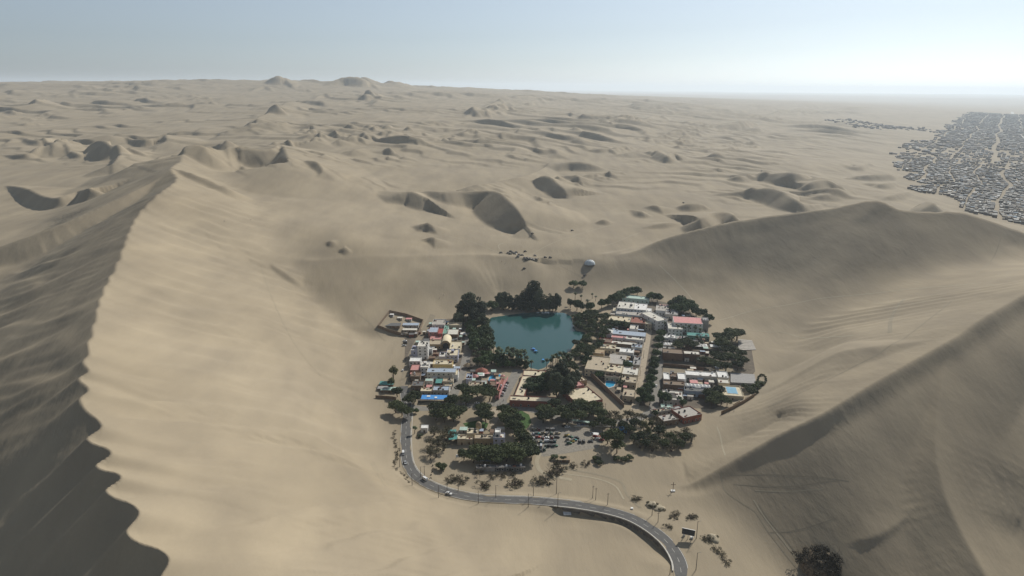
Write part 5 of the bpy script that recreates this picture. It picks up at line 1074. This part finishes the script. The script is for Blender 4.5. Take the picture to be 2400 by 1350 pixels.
def car_proto(kind, col):
    k = (kind, col)
    if k in CARS: return CARS[k]
    t = empty('car', (0, -3000, -200)); cp = carpaint(col)
    if kind == 'van':
        prism([(-2.2, .35), (2.2, .35), (2.25, .95), (1.9, 1.2), (1.5, 1.95), (-2.15, 2.0), (-2.25, 1.0)], -.85, .85, .08, 1.1).build('body', cp, t)
        prism([(1.62, 1.25), (1.92, 1.22), (1.55, 1.85), (1.4, 1.85)], -.79, .79).build('windscreen', GLASS, t); prism([(-1.9, 1.25), (1.4, 1.25), (1.2, 1.75), (-1.9, 1.78)], -.83, .83, .02, 1.5).build('side_window', GLASS, t)
    else:
        prism([(-2.05, .30), (2.05, .30), (2.12, .62), (1.95, .82), (.95, .92), (-1.5, .95), (-2.02, .9), (-2.12, .6)], -.84, .84).build('body', cp, t)
        prism([(.95, .925), (.30, 1.40), (-1.05, 1.42), (-1.62, .955)], -.76, .76, .12, 1.1).build('window_band', GLASS, t); prism([(.28, 1.405), (-1.03, 1.425), (-1.0, 1.47), (.22, 1.46)], -.66, .66).build('roof', cp, t)
    for s_ in (-1, 1): MB().box(2.05, 2.14, s_*.6-.18, s_*.6+.18, .58, .72).build('headlight', mat('headlight', (.7, .7, .65), .2), t)
    for x in (-1.3, 1.32):
        for y in (-.78, .78): wheel(t, x, y)
    CARS[k] = t; return t
def buggy_proto(col):
    k = ('buggy', col)
    if k in CARS: return CARS[k]
    t = empty('dune_buggy', (0, -3000, -200)); cp = carpaint(col)
    prism([(-2.0, .45), (1.7, .45), (2.3, .75), (1.6, 1.0), (.6, 1.05), (-2.1, 1.05)], -.75, .75).build('body', cp, t)
    f = MB()
    for y in (-.8, .8): f.tube([(1.5, y, .95), (.9, y, 1.9), (-1.6, y, 2.0), (-2.1, y, 1.0)], .06, 5)
    for x, z in ((.9, 1.9), (-.35, 1.95), (-1.6, 2.0)): f.tube([(x, -.8, z), (x, .8, z)], .06, 5)
    f.build('roll_cage', cp, t); MB().box(-1.9, .7, -.66, .66, 2.02, 2.07).build('roof_panel', paint('darkgrey'), t)
    for x in (.1, -.8, -1.6): MB().box(x-.25, x+.2, -.62, .62, 1.055, 1.5).build('seat', mat('seat_vinyl', (.05, .05, .055), .6), t)
    for x in (-1.5, 1.5):
        for y in (-.95, .95): wheel(t, x, y, .46, BWHEEL)
    CARS[k] = t; return t
vr = random.Random(9)
def park(proto, u, v, rz, label, group=None, cat='car', p=None, name=None, tilt=True):
    c = hit(u, v) if p is None else p
    o = copy_tree(proto, c, rz); tag(o, label, cat, group)
    z1 = ground_z(c[0]+1.5*math.cos(rz), c[1]+1.5*math.sin(rz)); z0 = ground_z(c[0]-1.5*math.cos(rz), c[1]-1.5*math.sin(rz)); o.rotation_euler = (0, -math.atan2(z1-z0, 3.0), rz)
    if name: o.name = name
    return o
def on_road(u, v, off):
    c = P(u, v, 1.0); k = int(np.argmin(((ROAD[:, :2]-c[:2])**2).sum(1))); k = min(max(k, 1), len(ROAD)-2); t = ROAD[k+1, :2]-ROAD[k-1, :2]; t /= np.linalg.norm(t); n = np.array([-t[1], t[0]])
    q = ROAD[k, :2]+n*off; return (q[0], q[1], ROAD[k, 2]+.065), math.atan2(t[1], t[0])
for u, v, off, kind, col, l in [(944,1062,2.0,'van','white','white minivan driving on the straight of the main road'),(949,1083,1.8,'car','silver','silver car driving into the start of the road bend'),(990,1128,-2.0,'van','white','white van with a dark rear coming round the road bend'),(1052,1160,2.0,'car','white','shining white car on the road past the bend')]:
    c, a = on_road(u, v, off); park(car_proto(kind, col), u, v, a+(math.pi if off > 0 else 0), l, None, 'van' if kind == 'van' else 'car', c)
for (u, v), col, l in zip([(1188,898),(1186,904),(1184,910),(1181,916),(1178,922),(1175,928)], ['black', 'white', 'silver', 'black', 'white', 'grey'], ['black car parked by the pink wall nearest the lagoon', 'white car parked second along the pink wall', 'silver car parked third along the pink wall', 'black car parked between white cars at the pink wall', 'white car parked fifth along the pink wall', 'grey car parked at the plaza end of the pink wall']): park(car_proto('car', col), u, v, 2.6, l)
for (u, v), kind, col, l in zip([(949,800),(950,805),(947,811)], ['car', 'van', 'car'], ['white', 'black', 'silver'], ['white car parked highest on the sand beside the dirt lane', 'black van parked between two cars beside the dirt lane', 'silver car parked lowest on the sand beside the dirt lane']): park(car_proto(kind, col), u, v, .1, l)
park(car_proto('car', 'white'), 944, 869, 1.5, 'white car parked in the shade of the lane house row')
cols = ['white', 'silver', 'black', 'grey', 'red', 'blue', 'green', 'beige']
k = 0
for row in range(6):
    for i in range(6):
        u = 1252+i*11-row*1.5+vr.uniform(-2, 2); v = 1008+row*9.5+vr.uniform(-1.5, 1.5)
        if row == 5 and i > 3 or (row == 0 and i in (2, 5)): continue
        k += 1
        if vr.random() < .55: c_ = vr.choice(['green', 'black', 'yellow', 'teal', 'red', 'beige']); park(buggy_proto(c_), u, v, vr.choice([0.2, 1.4, 1.7])+vr.uniform(-.15, .15), '%s dune buggy packed in the crowded parking lot' % c_, '%s buggies in the parking lot' % c_, 'buggy')
        else: c_ = vr.choice(cols[:5]); park(car_proto(vr.choice(['car', 'car', 'van']) if c_ != 'red' else 'car', c_), u, v, vr.choice([.2, .3, 1.6])+vr.uniform(-.15, .15), '%s car packed among buggies in the crowded parking lot' % c_, '%s cars in the parking lot' % c_)
for i, (u, v) in enumerate([(1329,1022),(1337,1026),(1332,1032),(1340,1036),(1351,1028),(1334,1040),(1346,1033)]): c_ = ['yellow', 'green', 'beige', 'yellow', 'black', 'green', 'teal'][i]; park(buggy_proto(c_), u, v, .2+vr.uniform(-.2, .2), '%s dune buggy in the small cluster on open gravel' % c_, '%s buggies in the gravel cluster' % c_, 'buggy')
for u, v in ((1359, 1036), (1368, 1036)): park(buggy_proto('black'), u, v, 1.57, 'black dune buggy of the pair standing apart on gravel', 'pair of buggies on gravel', 'buggy')
for i, (u, v) in enumerate([(1390,1018),(1396,1024),(1400,1030),(1392,1030),(1410,1032),(1418,1026),(1456,1022),(1462,1018),(1384,1036)]): c_ = ['white', 'red', 'silver', 'beige', 'red', 'white', 'white', 'grey', 'black'][i]; park(car_proto('car', c_), u, v, .3+vr.uniform(-.3, .3), '%s car in the shaded yard around the tall dark tree' % c_, '%s cars in the shaded yard' % c_)
for i, (u, v) in enumerate([(1358,997),(1366,998),(1322,1000),(1330,1002)]): c_ = ['white', 'blue', 'black', 'white'][i]; park(car_proto('car', c_), u, v, .1, '%s car stopped at the kerb wall of the crossing street' % c_, '%s cars at the kerb wall' % c_)
for i, (u, v) in enumerate([(1524,748),(1549,770),(1551,800),(1546,836),(1538,905),(1090,948),(1118,946)]): c_ = ['white', 'silver', 'white', 'grey', 'white', 'silver', 'white'][i]; park(car_proto('car', c_), u, v, 1.3 if u > 1300 else .1, '%s car standing in %s' % (c_, ['the lane behind the tan corner house', 'the bend below the corner building', 'the avenue beside the tents', 'the avenue beside the white restaurant', 'the avenue near the lower hotel', 'the park street under acacias', 'the park street near the plaza'][i]))
L_ = 'dune buggy in the gathering on the dune saddle'
for u, v in [(1174,593),(1191,594),(1197,590),(1202,593),(1207,595),(1196,596),(1210,592),(1217,598),(1214,602),(1224,599),(1231,590),(1230,606),(1236,606),(1240,609),(1243,607),(1233,610),(1254,600),(1249,609),(1257,609),(1278,604),(1290,604)]: c_ = vr.choice(['black', 'grey', 'black']); park(buggy_proto(c_), u, v, vr.uniform(-.4, .6), c_+' '+L_, c_+' buggies on the saddle', 'buggy')
for u, v, l in [(1248,548,'lone buggy driving below the big crescent dune'),(1341,541,'lone buggy climbing the open sand beyond the saddle'),(1229,630,'lone buggy on the slope between saddle and lagoon'),(1602,476,'lone buggy on the crest of far small dunes'),(1371,646,'lone buggy below the pale dome shelter'),(1785,401,'tiny buggy on the plain before the far town')]: park(buggy_proto('black'), u, v, .5, l, None, 'buggy')
# pedal boats
def boat(label, u, v, rz, col, hull):
    c = P(u, v, -.6); t = empty('pedal_boat', (c[0], c[1], -.75), rz); tag(t, label, 'boat')
    for y in (-.85, .85): prism([(-2.6, .15), (2.4, .15), (3.0, .55), (-2.7, .6)], y-.4, y+.4).build('float', carpaint(hull), t)
    MB().box(-2.2, 1.9, -1.1, 1.1, .62, .75).build('deck', carpaint(col), t)
    for x in (-1.2, .2): MB().box(x-.3, x+.25, -.9, .9, .752, 1.2).build('seat', carpaint(hull), t)
    MB().tube([(2.0, 0, .7), (2.5, 0, 1.6), (2.3, 0, 2.4), (2.8, 0, 2.6)], [.35, .25, .22, .12], 7).build('swan_neck', carpaint(col), t); MB().box(-2.0, .9, -1.0, 1.0, 2.0, 2.06).build('awning', paint('blue'), t)
    for x in (-1.9, .8):
        for y in (-.95, .95): MB().tube([(x, y, .75), (x, y, 2.0)], .04, 5).build('awning_post', STEEL, t)
boat('bright blue pedal boat afloat on the open lagoon', 1250, 820, 2.4, 'blue', 'blue'); boat('second blue pedal boat touching the first on the lagoon', 1255, 825, 2.3, 'blue', 'teal'); boat('sea-green pedal boat moored under the south bank palms', 1273, 846, 1.6, 'teal', 'teal')
for o in list(CARS.values()):
    for ch in list(o.children):
        for g in list(ch.children): bpy.data.objects.remove(g)
        bpy.data.objects.remove(ch)
    bpy.data.objects.remove(o)
# ------------------------------------------------------------------ poles, signs and small things
POLEM = mat('weathered_pole', (.10, .085, .07), .85)
def pole(u, v, h, label, group, lamp=True, p=None):
    c = hit(u, v) if p is None else p; t = empty('utility_pole', (c[0], c[1], c[2]-.4), vr.uniform(-.3, .3)); tag(t, label, 'pole', group)
    MB().tube([(0, 0, 0), (0, 0, h+.4)], [.2, .12], 8).build('post', POLEM, t)
    if lamp: MB().tube([(0, 0, h), (.9, 0, h+.3), (1.6, 0, h+.3)], .06, 5).build('arm', POLEM, t); MB().box(1.4, 2.0, -.12, .12, h+.2, h+.34).build('lamp_head', paint('grey'), t)
    else: MB().box(-.9, .9, -.06, .06, h-.5, h-.36).build('crossarm', POLEM, t)
    return t
NEAR = [(937,1094,9),(966,1138,9),(1028,1167,9.5),(1121,1180,9),(1238,1188,9.5)]
for i, (u, v, h) in enumerate(NEAR): pole(u, v, h, 'street lamp pole on the outer side of the road, %s from the straight' % ['first', 'second', 'third', 'fourth', 'fifth'][i], 'lamp poles outside the bend')
for i, (u, v, h) in enumerate([(986,1118,8),(995,1119,9),(1048,1149,7),(1074,1151,9),(1162,1166,9),(1250,1162,9.5)]): pole(u, v, h, 'thin pole on the village side of the road, %s from the straight' % ['first', 'second', 'third', 'fourth', 'fifth', 'sixth'][i], 'poles inside the bend', i % 2 == 0)
pole(1304, 1157, 18, 'tallest dark mast standing inside the road before the retaining wall', None, False); pole(1307, 1191, 11, 'dark pole at the start of the retaining wall', None)
for i, (u, v, h) in enumerate([(1389,1167,9),(1396,1172,9),(1424,1183,8.5),(1528,1208,9),(1542,1224,7)]): pole(u, v, h, 'pole beside the road above the retaining wall, %s from the tall mast' % ['first', 'second', 'third', 'fourth', 'fifth'][i], 'poles above the retaining wall', False)
pole(1632, 1262, 11.5, 'slender pole right beside the billboard', None); pole(1631, 1336, 11, 'slender pole below the billboard at the road bend', None); pole(1570, 1346, 8, 'short pole on the inner side of the road bend', None, False)
for i, (u, v, h) in enumerate([(1117,860,16),(1417,985,15),(1480,990,12),(960,880,10),(958,905,10),(1500,880,9),(1508,840,9),(1494,920,9)]): pole(u, v, h, ['tall mast among the west bank trees', 'tall pole beside the southern crossing street', 'pole among the bare thorny trees', 'pole by the dark lane house', 'pole at the lower end of the dirt lane', 'avenue lamp pole by the cafe', 'avenue lamp pole by the narrow grey house', 'avenue lamp pole by the low tan house'][i], None, i > 4)
# cross monument
c = hit(1577, 1152); t = empty('cross_monument', (c[0], c[1], c[2]-.3)); tag(t, 'dark wooden cross on a pale block at the dune foot', 'cross')
MB().box(-1.3, 1.3, -.9, .9, 0, 1.2).build('plinth', paint('white'), t); MB().box(-.14, .14, -.14, .14, 1.2, 7.2).build('upright', WOODM, t); MB().box(-1.6, 1.6, -.12, .12, 5.3, 5.56).build('crossbar', WOODM, t)
# billboard seen from behind, shade on this side put into the panel colour
c = hit(1612, 1263); t = empty('billboard', (c[0], c[1], c[2]-.4), -.35); tag(t, 'large dark billboard on two posts at the road bend', 'billboard')
MB().box(-3.6, 3.6, -.12, .12, 3.2, 6.8).build('panel', mat('billboard_shaded_back', (.05, .055, .065), .6), t); MB().box(-3.75, 3.75, -.16, .16, 6.8, 6.98).build('frame_bar', STEEL, t); MB().box(-3.75, 3.75, -.16, .16, 3.02, 3.2).build('frame_bar', STEEL, t)
for x in (-2.4, 0, 2.4): MB().box(x-.12, x+.12, .14, .38, 0, 6.7).build('post', STEEL, t)
for x in (-2.4, 2.4): MB().tube([(x, .3, 4.5), (x, 2.6, 0)], .08, 5).build('brace', STEEL, t)
def block(name, label, cat, u, v, w, d, h, col, rz=0.0, m=None):
    c = hit(u, v); t = empty(name, (c[0], c[1], c[2]-.3), rz); tag(t, label, cat)
    MB().box(-w/2, w/2, -d/2, d/2, 0, h+.3).build('body', m or paint(col), t); MB().box(-w/2-.12, w/2+.12, -d/2-.12, d/2+.12, h+.304, h+.46).build('lid', m or paint(col), t)
block('concrete_slab', 'flat white concrete slab below the retaining wall', 'slab', 1329, 1204, 4.6, 3.6, .4, 'white', .05)
block('water_cistern', 'small white cistern under the billboard', 'cistern', 1621, 1262, 1.4, 1.2, 1.1, 'white'); block('power_cabinet', 'white power cabinet left of the billboard', 'cabinet', 1603, 1256, 1.2, .9, 1.4, 'white'); block('marker_stone', 'lone white marker stone on sand above the bend', 'stone', 1481, 1194, 1.3, 1.3, 1.0, 'white')
# tyres half buried along the verge
TY = MB().lathe([(.5, -.18), (.75, -.2), (.85, 0), (.75, .2), (.5, .18), (.45, 0), (.5, -.18)], 12).mesh('tyre', TYRE, True)
for i in range(9):
    c = hit(1012-3*math.sin(i), 1062+i*7.5); o = link('buried_tyre', TY, None, (c[0], c[1], c[2]+.3)); o.rotation_euler = (math.pi/2, 0, vr.uniform(0, 3)); tag(o, 'old black tyre half buried beside the road kerb', 'tyre', 'tyres beside the kerb')
# people: one skinned body each, clothes as separate shells
def person(u, v, rz, top, low, label, walk=.18, p=None, group=None):
    c = hit(u, v) if p is None else p
    key = (top, low)
    if key not in person.ME:
        b = MB()
        for s_ in (-1, 1):
            b.tube([(0, s_*.10, .92), (s_*walk*.5, s_*.11, .5), (s_*walk, s_*.11, .06)], [.10, .065, .045], 8); b.tube([(s_*walk-.06, s_*.11, .04), (s_*walk+.16, s_*.12, .03)], [.045, .035], 6)
            b.tube([(0, s_*.21, 1.42), (-s_*.06, s_*.27, 1.12), (-s_*.12+.06, s_*.27, .86), (-s_*.12+.1, s_*.26, .76)], [.055, .045, .035, .03], 7)
        b.lathe([(.0, .84), (.16, .88), (.145, 1.08), (.19, 1.32), (.17, 1.44), (.06, 1.49), (.055, 1.56), (.09, 1.6), (.105, 1.68), (.09, 1.77), (.0, 1.81)], 10)
        tp = MB().lathe([(.175, .95), (.165, 1.08), (.21, 1.32), (.185, 1.455), (.07, 1.50)], 10)
        for s_ in (-1, 1): tp.tube([(0, s_*.205, 1.44), (-s_*.06, s_*.275, 1.12)], [.075, .06], 8)
        lw = MB()
        for s_ in (-1, 1): lw.tube([(0, s_*.10, .96), (s_*walk*.5, s_*.11, .5), (s_*walk*.9, s_*.11, .14)], [.125, .085, .07], 8)
        hr = MB().lathe([(.112, 1.68), (.108, 1.74), (.08, 1.81), (0, 1.84)], 9)
        person.ME[key] = (b.mesh('body', mat('skin', (.36, .22, .15), .6), True), tp.mesh('shirt', carpaint(top), True), lw.mesh('trousers', carpaint(low), True), hr.mesh('hair', mat('dark_hair', (.02, .015, .012), .7), True))
    o = link('person', person.ME[key][0], None, (c[0], c[1], c[2]), rz); tag(o, label, 'person', group)
    for nm, me_ in zip(('shirt', 'trousers', 'hair'), person.ME[key][1:]): link(nm, me_, o)
person.ME = {}
for u, v, tp, lw, l in [(1176,614,'red','black','person in red standing on sand below the buggy gathering'),(1184,618,'white','blue','person in white standing on sand below the buggy gathering'),(1262,606,'white','black','person in white among the gathered buggies'),(1226,604,'blue','black','person in blue among the gathered buggies'),(526,520,'black','black','lone person in black on the crest of the long lit slope'),(588,516,'black','blue','lone person on the great left dune face'),(1040,692,'white','black','person climbing the sand north of the lane'),(1030,700,'red','blue','person in red climbing the sand north of the lane'),(1158,950,'black','black','person in black at the park gate'),(1166,951,'white','blue','person in white at the park gate'),(1172,947,'red','black','person in red crossing the plaza'),(1180,940,'blue','black','person in blue crossing the plaza'),(1709,966,'black','black','person walking at the foot of the curved garden wall'),(1720,965,'white','black','person in white walking at the foot of the curved garden wall'),(1235,860,'red','black','person in red on the south bank walk')]:
    person(u, v, vr.uniform(0, 6.2), tp, lw, l)

# ------------------------------------------------------------------ the town beyond the dunes
TA = math.radians(34.8); ta = np.array([math.sin(TA), math.cos(TA)]); tb = np.array([math.cos(TA), -math.sin(TA)])
def town_poly(px):
    return np.array([hit(u, v)[:2] for u, v in px])
TOWN = town_poly([(2098,345),(2100,398),(2136,404),(2132,430),(2146,452),(2195,458),(2245,478),(2282,498),(2335,513),(2400,538),(2520,575),(2700,600),(2900,560),(2900,330),(2700,285),(2450,262),(2400,253),(2300,257),(2262,268),(2225,292),(2180,322),(2130,335)])
FARP = town_poly([(1930,282),(1990,278),(2040,288),(2100,296),(2180,300),(2170,308),(2060,304),(1990,298)])
SPARSE = town_poly([(2110,300),(2260,290),(2390,300),(2390,340),(2300,345),(2120,335)])
trg = np.random.RandomState(17); lots = []
def lay(poly, la, lb, na, nb, sa, sb, dens, rmin, rmax):
    pa = poly@ta; pb = poly@tb; A0, A1, B0, B1 = pa.min(), pa.max(), pb.min(), pb.max()
    a = []; x = A0; k = 0
    while x < A1:
        a.append(x); k += 1; x += la+(sa if k % na == 0 else 0)
    b = []; x = B0; k = 0
    while x < B1:
        b.append(x); k += 1; x += lb+(sb*(1.8 if (k//nb) % 3 == 0 else 1) if k % nb == 0 else 0)
    Ag, Bg = np.meshgrid(a, b, indexing='ij'); Ag = Ag.ravel(); Bg = Bg.ravel()
    X = Ag*ta[0]+Bg*tb[0]; Y = Ag*ta[1]+Bg*tb[1]; r = np.hypot(X, Y)
    ok = (poly_sd(X, Y, poly) < 70*pnoise(X/130.0+5, Y/130.0)-10) & (r > rmin) & (r < rmax)
    X, Y = X[ok], Y[ok]; r = r[ok]; patch = pnoise(X/170.0, Y/170.0)+.6*pnoise(X/60.0, Y/60.0)
    thin = sstep(2450, 2750, r)*(1-sstep(3400, 3800, r))
    ok = trg.uniform(size=len(X)) < np.clip(dens+.6*patch-.42*thin, 0, .95)
    wx = 34*pnoise(X/420.0+3, Y/420.0)+10*pnoise(X/120.0, Y/120.0+8); wy = 34*pnoise(X/420.0+31, Y/420.0+5)+10*pnoise(X/120.0+9, Y/120.0); X = X+wx; Y = Y+wy
    for x, y in zip(X[ok], Y[ok]): lots.append((x+trg.uniform(-.6, .6), y+trg.uniform(-.6, .6), la, lb))
lay(TOWN, 11.0, 8.6, 17, 7, 7, 5.0, .84, 0, 3000); lay(TOWN, 17, 14, 13, 8, 10, 8, .66, 3000, 8500); lay(FARP, 19, 16, 50, 50, 5, 5, .18, 0, 9000); 
lots = sorted(lots, key=lambda q: math.hypot(q[0], q[1]))
WALLS = [mat('town_wall_'+n, c, .95, .15, .1) for n, c in (('brown', (.115, .09, .07)), ('grey', (.14, .13, .12)), ('dark', (.06, .05, .045)))]
ROOFS = [mat('town_roof_'+n, c, .9, .2, .1) for n, c in (('grey', (.20, .195, .185)), ('dark', (.10, .095, .085)), ('tan', (.25, .21, .16)), ('pale', (.42, .41, .38)), ('white', (.70, .69, .66)), ('blue', (.17, .22, .27)))]
RP = [.28, .20, .20, .17, .055, .095]
TH_ME = []
for i in range(36):
    w = trg.uniform(6.5, 8.8); d = trg.uniform(7.0, 11.0); h = trg.choice([2.8, 3.2, 3.4, 5.6]); rf = ROOFS[trg.choice(6, p=RP)]
    m1 = MB().box(-w/2, w/2, -d/2, d/2, -2.0, h); me = m1.mesh('town_house', WALLS[trg.randint(3)])
    bm_v = list(m1.v); m2 = MB(); m2.v = m1.v; m2.f = m1.f; m2.box(-w/2-.15, w/2+.15, -d/2-.15, d/2+.15, h+.004, h+.22); n0 = 6
    if trg.rand() < .4: m2.box(-w/2+.6, -w/2+2.8, 0, d/2-.6, h+.224, h+2.2)
    m2.box(-.5, .5, -d/2-.06, -d/2+.02, 0, 2.0); m2.box(w*.22, w*.22+1.1, -d/2-.05, -d/2+.02, 1.0, 2.0)
    me = m2.mesh('town_house', WALLS[trg.randint(3)]); me.materials.append(rf); me.materials.append(WOODM)
    for k_, pl in enumerate(me.polygons): pl.material_index = 1 if 6 <= k_ < 12 else (2 if k_ >= len(me.polygons)-12 else 0)
    me['look'] = '%s-roofed %s house' % (rf.name.split('_')[-1].replace('blue', 'bluish'), 'two-storey' if h > 5 else 'low'); TH_ME.append(me)
vis = [q for q in lots if -.02 < 1 and abs(math.atan2(q[0], q[1])) < math.radians(37.2)]
near = vis[:290]; ns = set(id(q) for q in near)
for q in near:
    o = link('town_house', TH_ME[trg.randint(len(TH_ME))], None, (q[0], q[1], ground_z(q[0], q[1])), -TA+trg.choice([0, math.pi])+trg.normal()*.03)
    tag(o, 'small '+o.data['look']+' in the dense town beyond the dunes', 'house', o.data['look']+'s of the far town')
rest = [q for q in lots if id(q) not in ns]
ra = np.array(rest); n = len(ra); print('town lots', n)
gz = np.array([ground_z(x, y) for x, y in ra[:, :2]]); w = ra[:, 3]*trg.uniform(.72, .97, n); d = ra[:, 2]*trg.uniform(.65, .95, n); h = trg.choice([2.8, 3.3, 3.6, 5.8], n)*np.where(ra[:, 2] > 15, 1.2, 1.0)
V = []
for sa_, sb_, zz in ((-1, -1, 0), (-1, 1, 0), (1, 1, 0), (1, -1, 0), (-1, -1, 1), (-1, 1, 1), (1, 1, 1), (1, -1, 1)):
    xy = ra[:, :2]+(sa_*d/2)[:, None]*ta+(sb_*w/2)[:, None]*tb; V.append(np.column_stack([xy, gz+(h if zz else -2.5)]))
V = np.stack(V, 1).reshape(-1, 3); b0 = np.arange(n)[:, None]*8
Q = np.concatenate([b0+np.array(f) for f in ((0, 1, 5, 4), (1, 2, 6, 5), (2, 3, 7, 6), (3, 0, 4, 7))]+[b0+np.array((4, 5, 6, 7))])
me = np_mesh('far_town', V, Q, None, None, False)
for m in WALLS+ROOFS: me.materials.append(m)
mi = np.concatenate([np.tile(trg.randint(0, 3, n), 4), 3+trg.choice(6, n, p=RP)]).astype(np.int32); me.polygons.foreach_set('material_index', mi); me.update()
o = link('far_town', me); o['kind'] = 'stuff'; tag(o, 'mass of tiny flat roofs of the far town fading into haze', 'town')
path('highway', [(2372,262),(2378,285),(2386,310),(2400,330),(2430,352)], 26, mat('pale_highway', (.42, .40, .36), .9), .6)
# ------------------------------------------------------------------ haze
def haze_box(x0, x1, y0, y1, z0, z1, dens):
    v = [(x, y, z) for z in (z0, z1) for y in (y0, y1) for x in (x0, x1)]
    f = [(0, 2, 3, 1), (4, 5, 7, 6), (0, 1, 5, 4), (2, 6, 7, 3), (0, 4, 6, 2), (1, 3, 7, 5)]
    me = bpy.data.meshes.new('haze'); me.from_pydata(v, [], f); me.update()
    m = bpy.data.materials.new('haze'); m.use_nodes = True; N = m.node_tree.nodes; N.remove(N['Principled BSDF'])
    pv = N.new('ShaderNodeVolumePrincipled'); pv.inputs['Color'].default_value = (.80, .90, 1.0, 1); pv.inputs['Density'].default_value = dens; pv.inputs['Anisotropy'].default_value = .35
    m.node_tree.links.new(pv.outputs['Volume'], N['Material Output'].inputs['Volume']); me.materials.append(m)
    o = bpy.data.objects.new('haze', me); COL.objects.link(o); o['kind'] = 'stuff'; o['label'] = 'pale dusty haze lying over the whole desert'; o['category'] = 'haze'
haze_box(-47000, 47000, -47000, 47000, float(GZ.min())-1.0, max(420.0, float(GZ.max())+5), 5.4e-5)
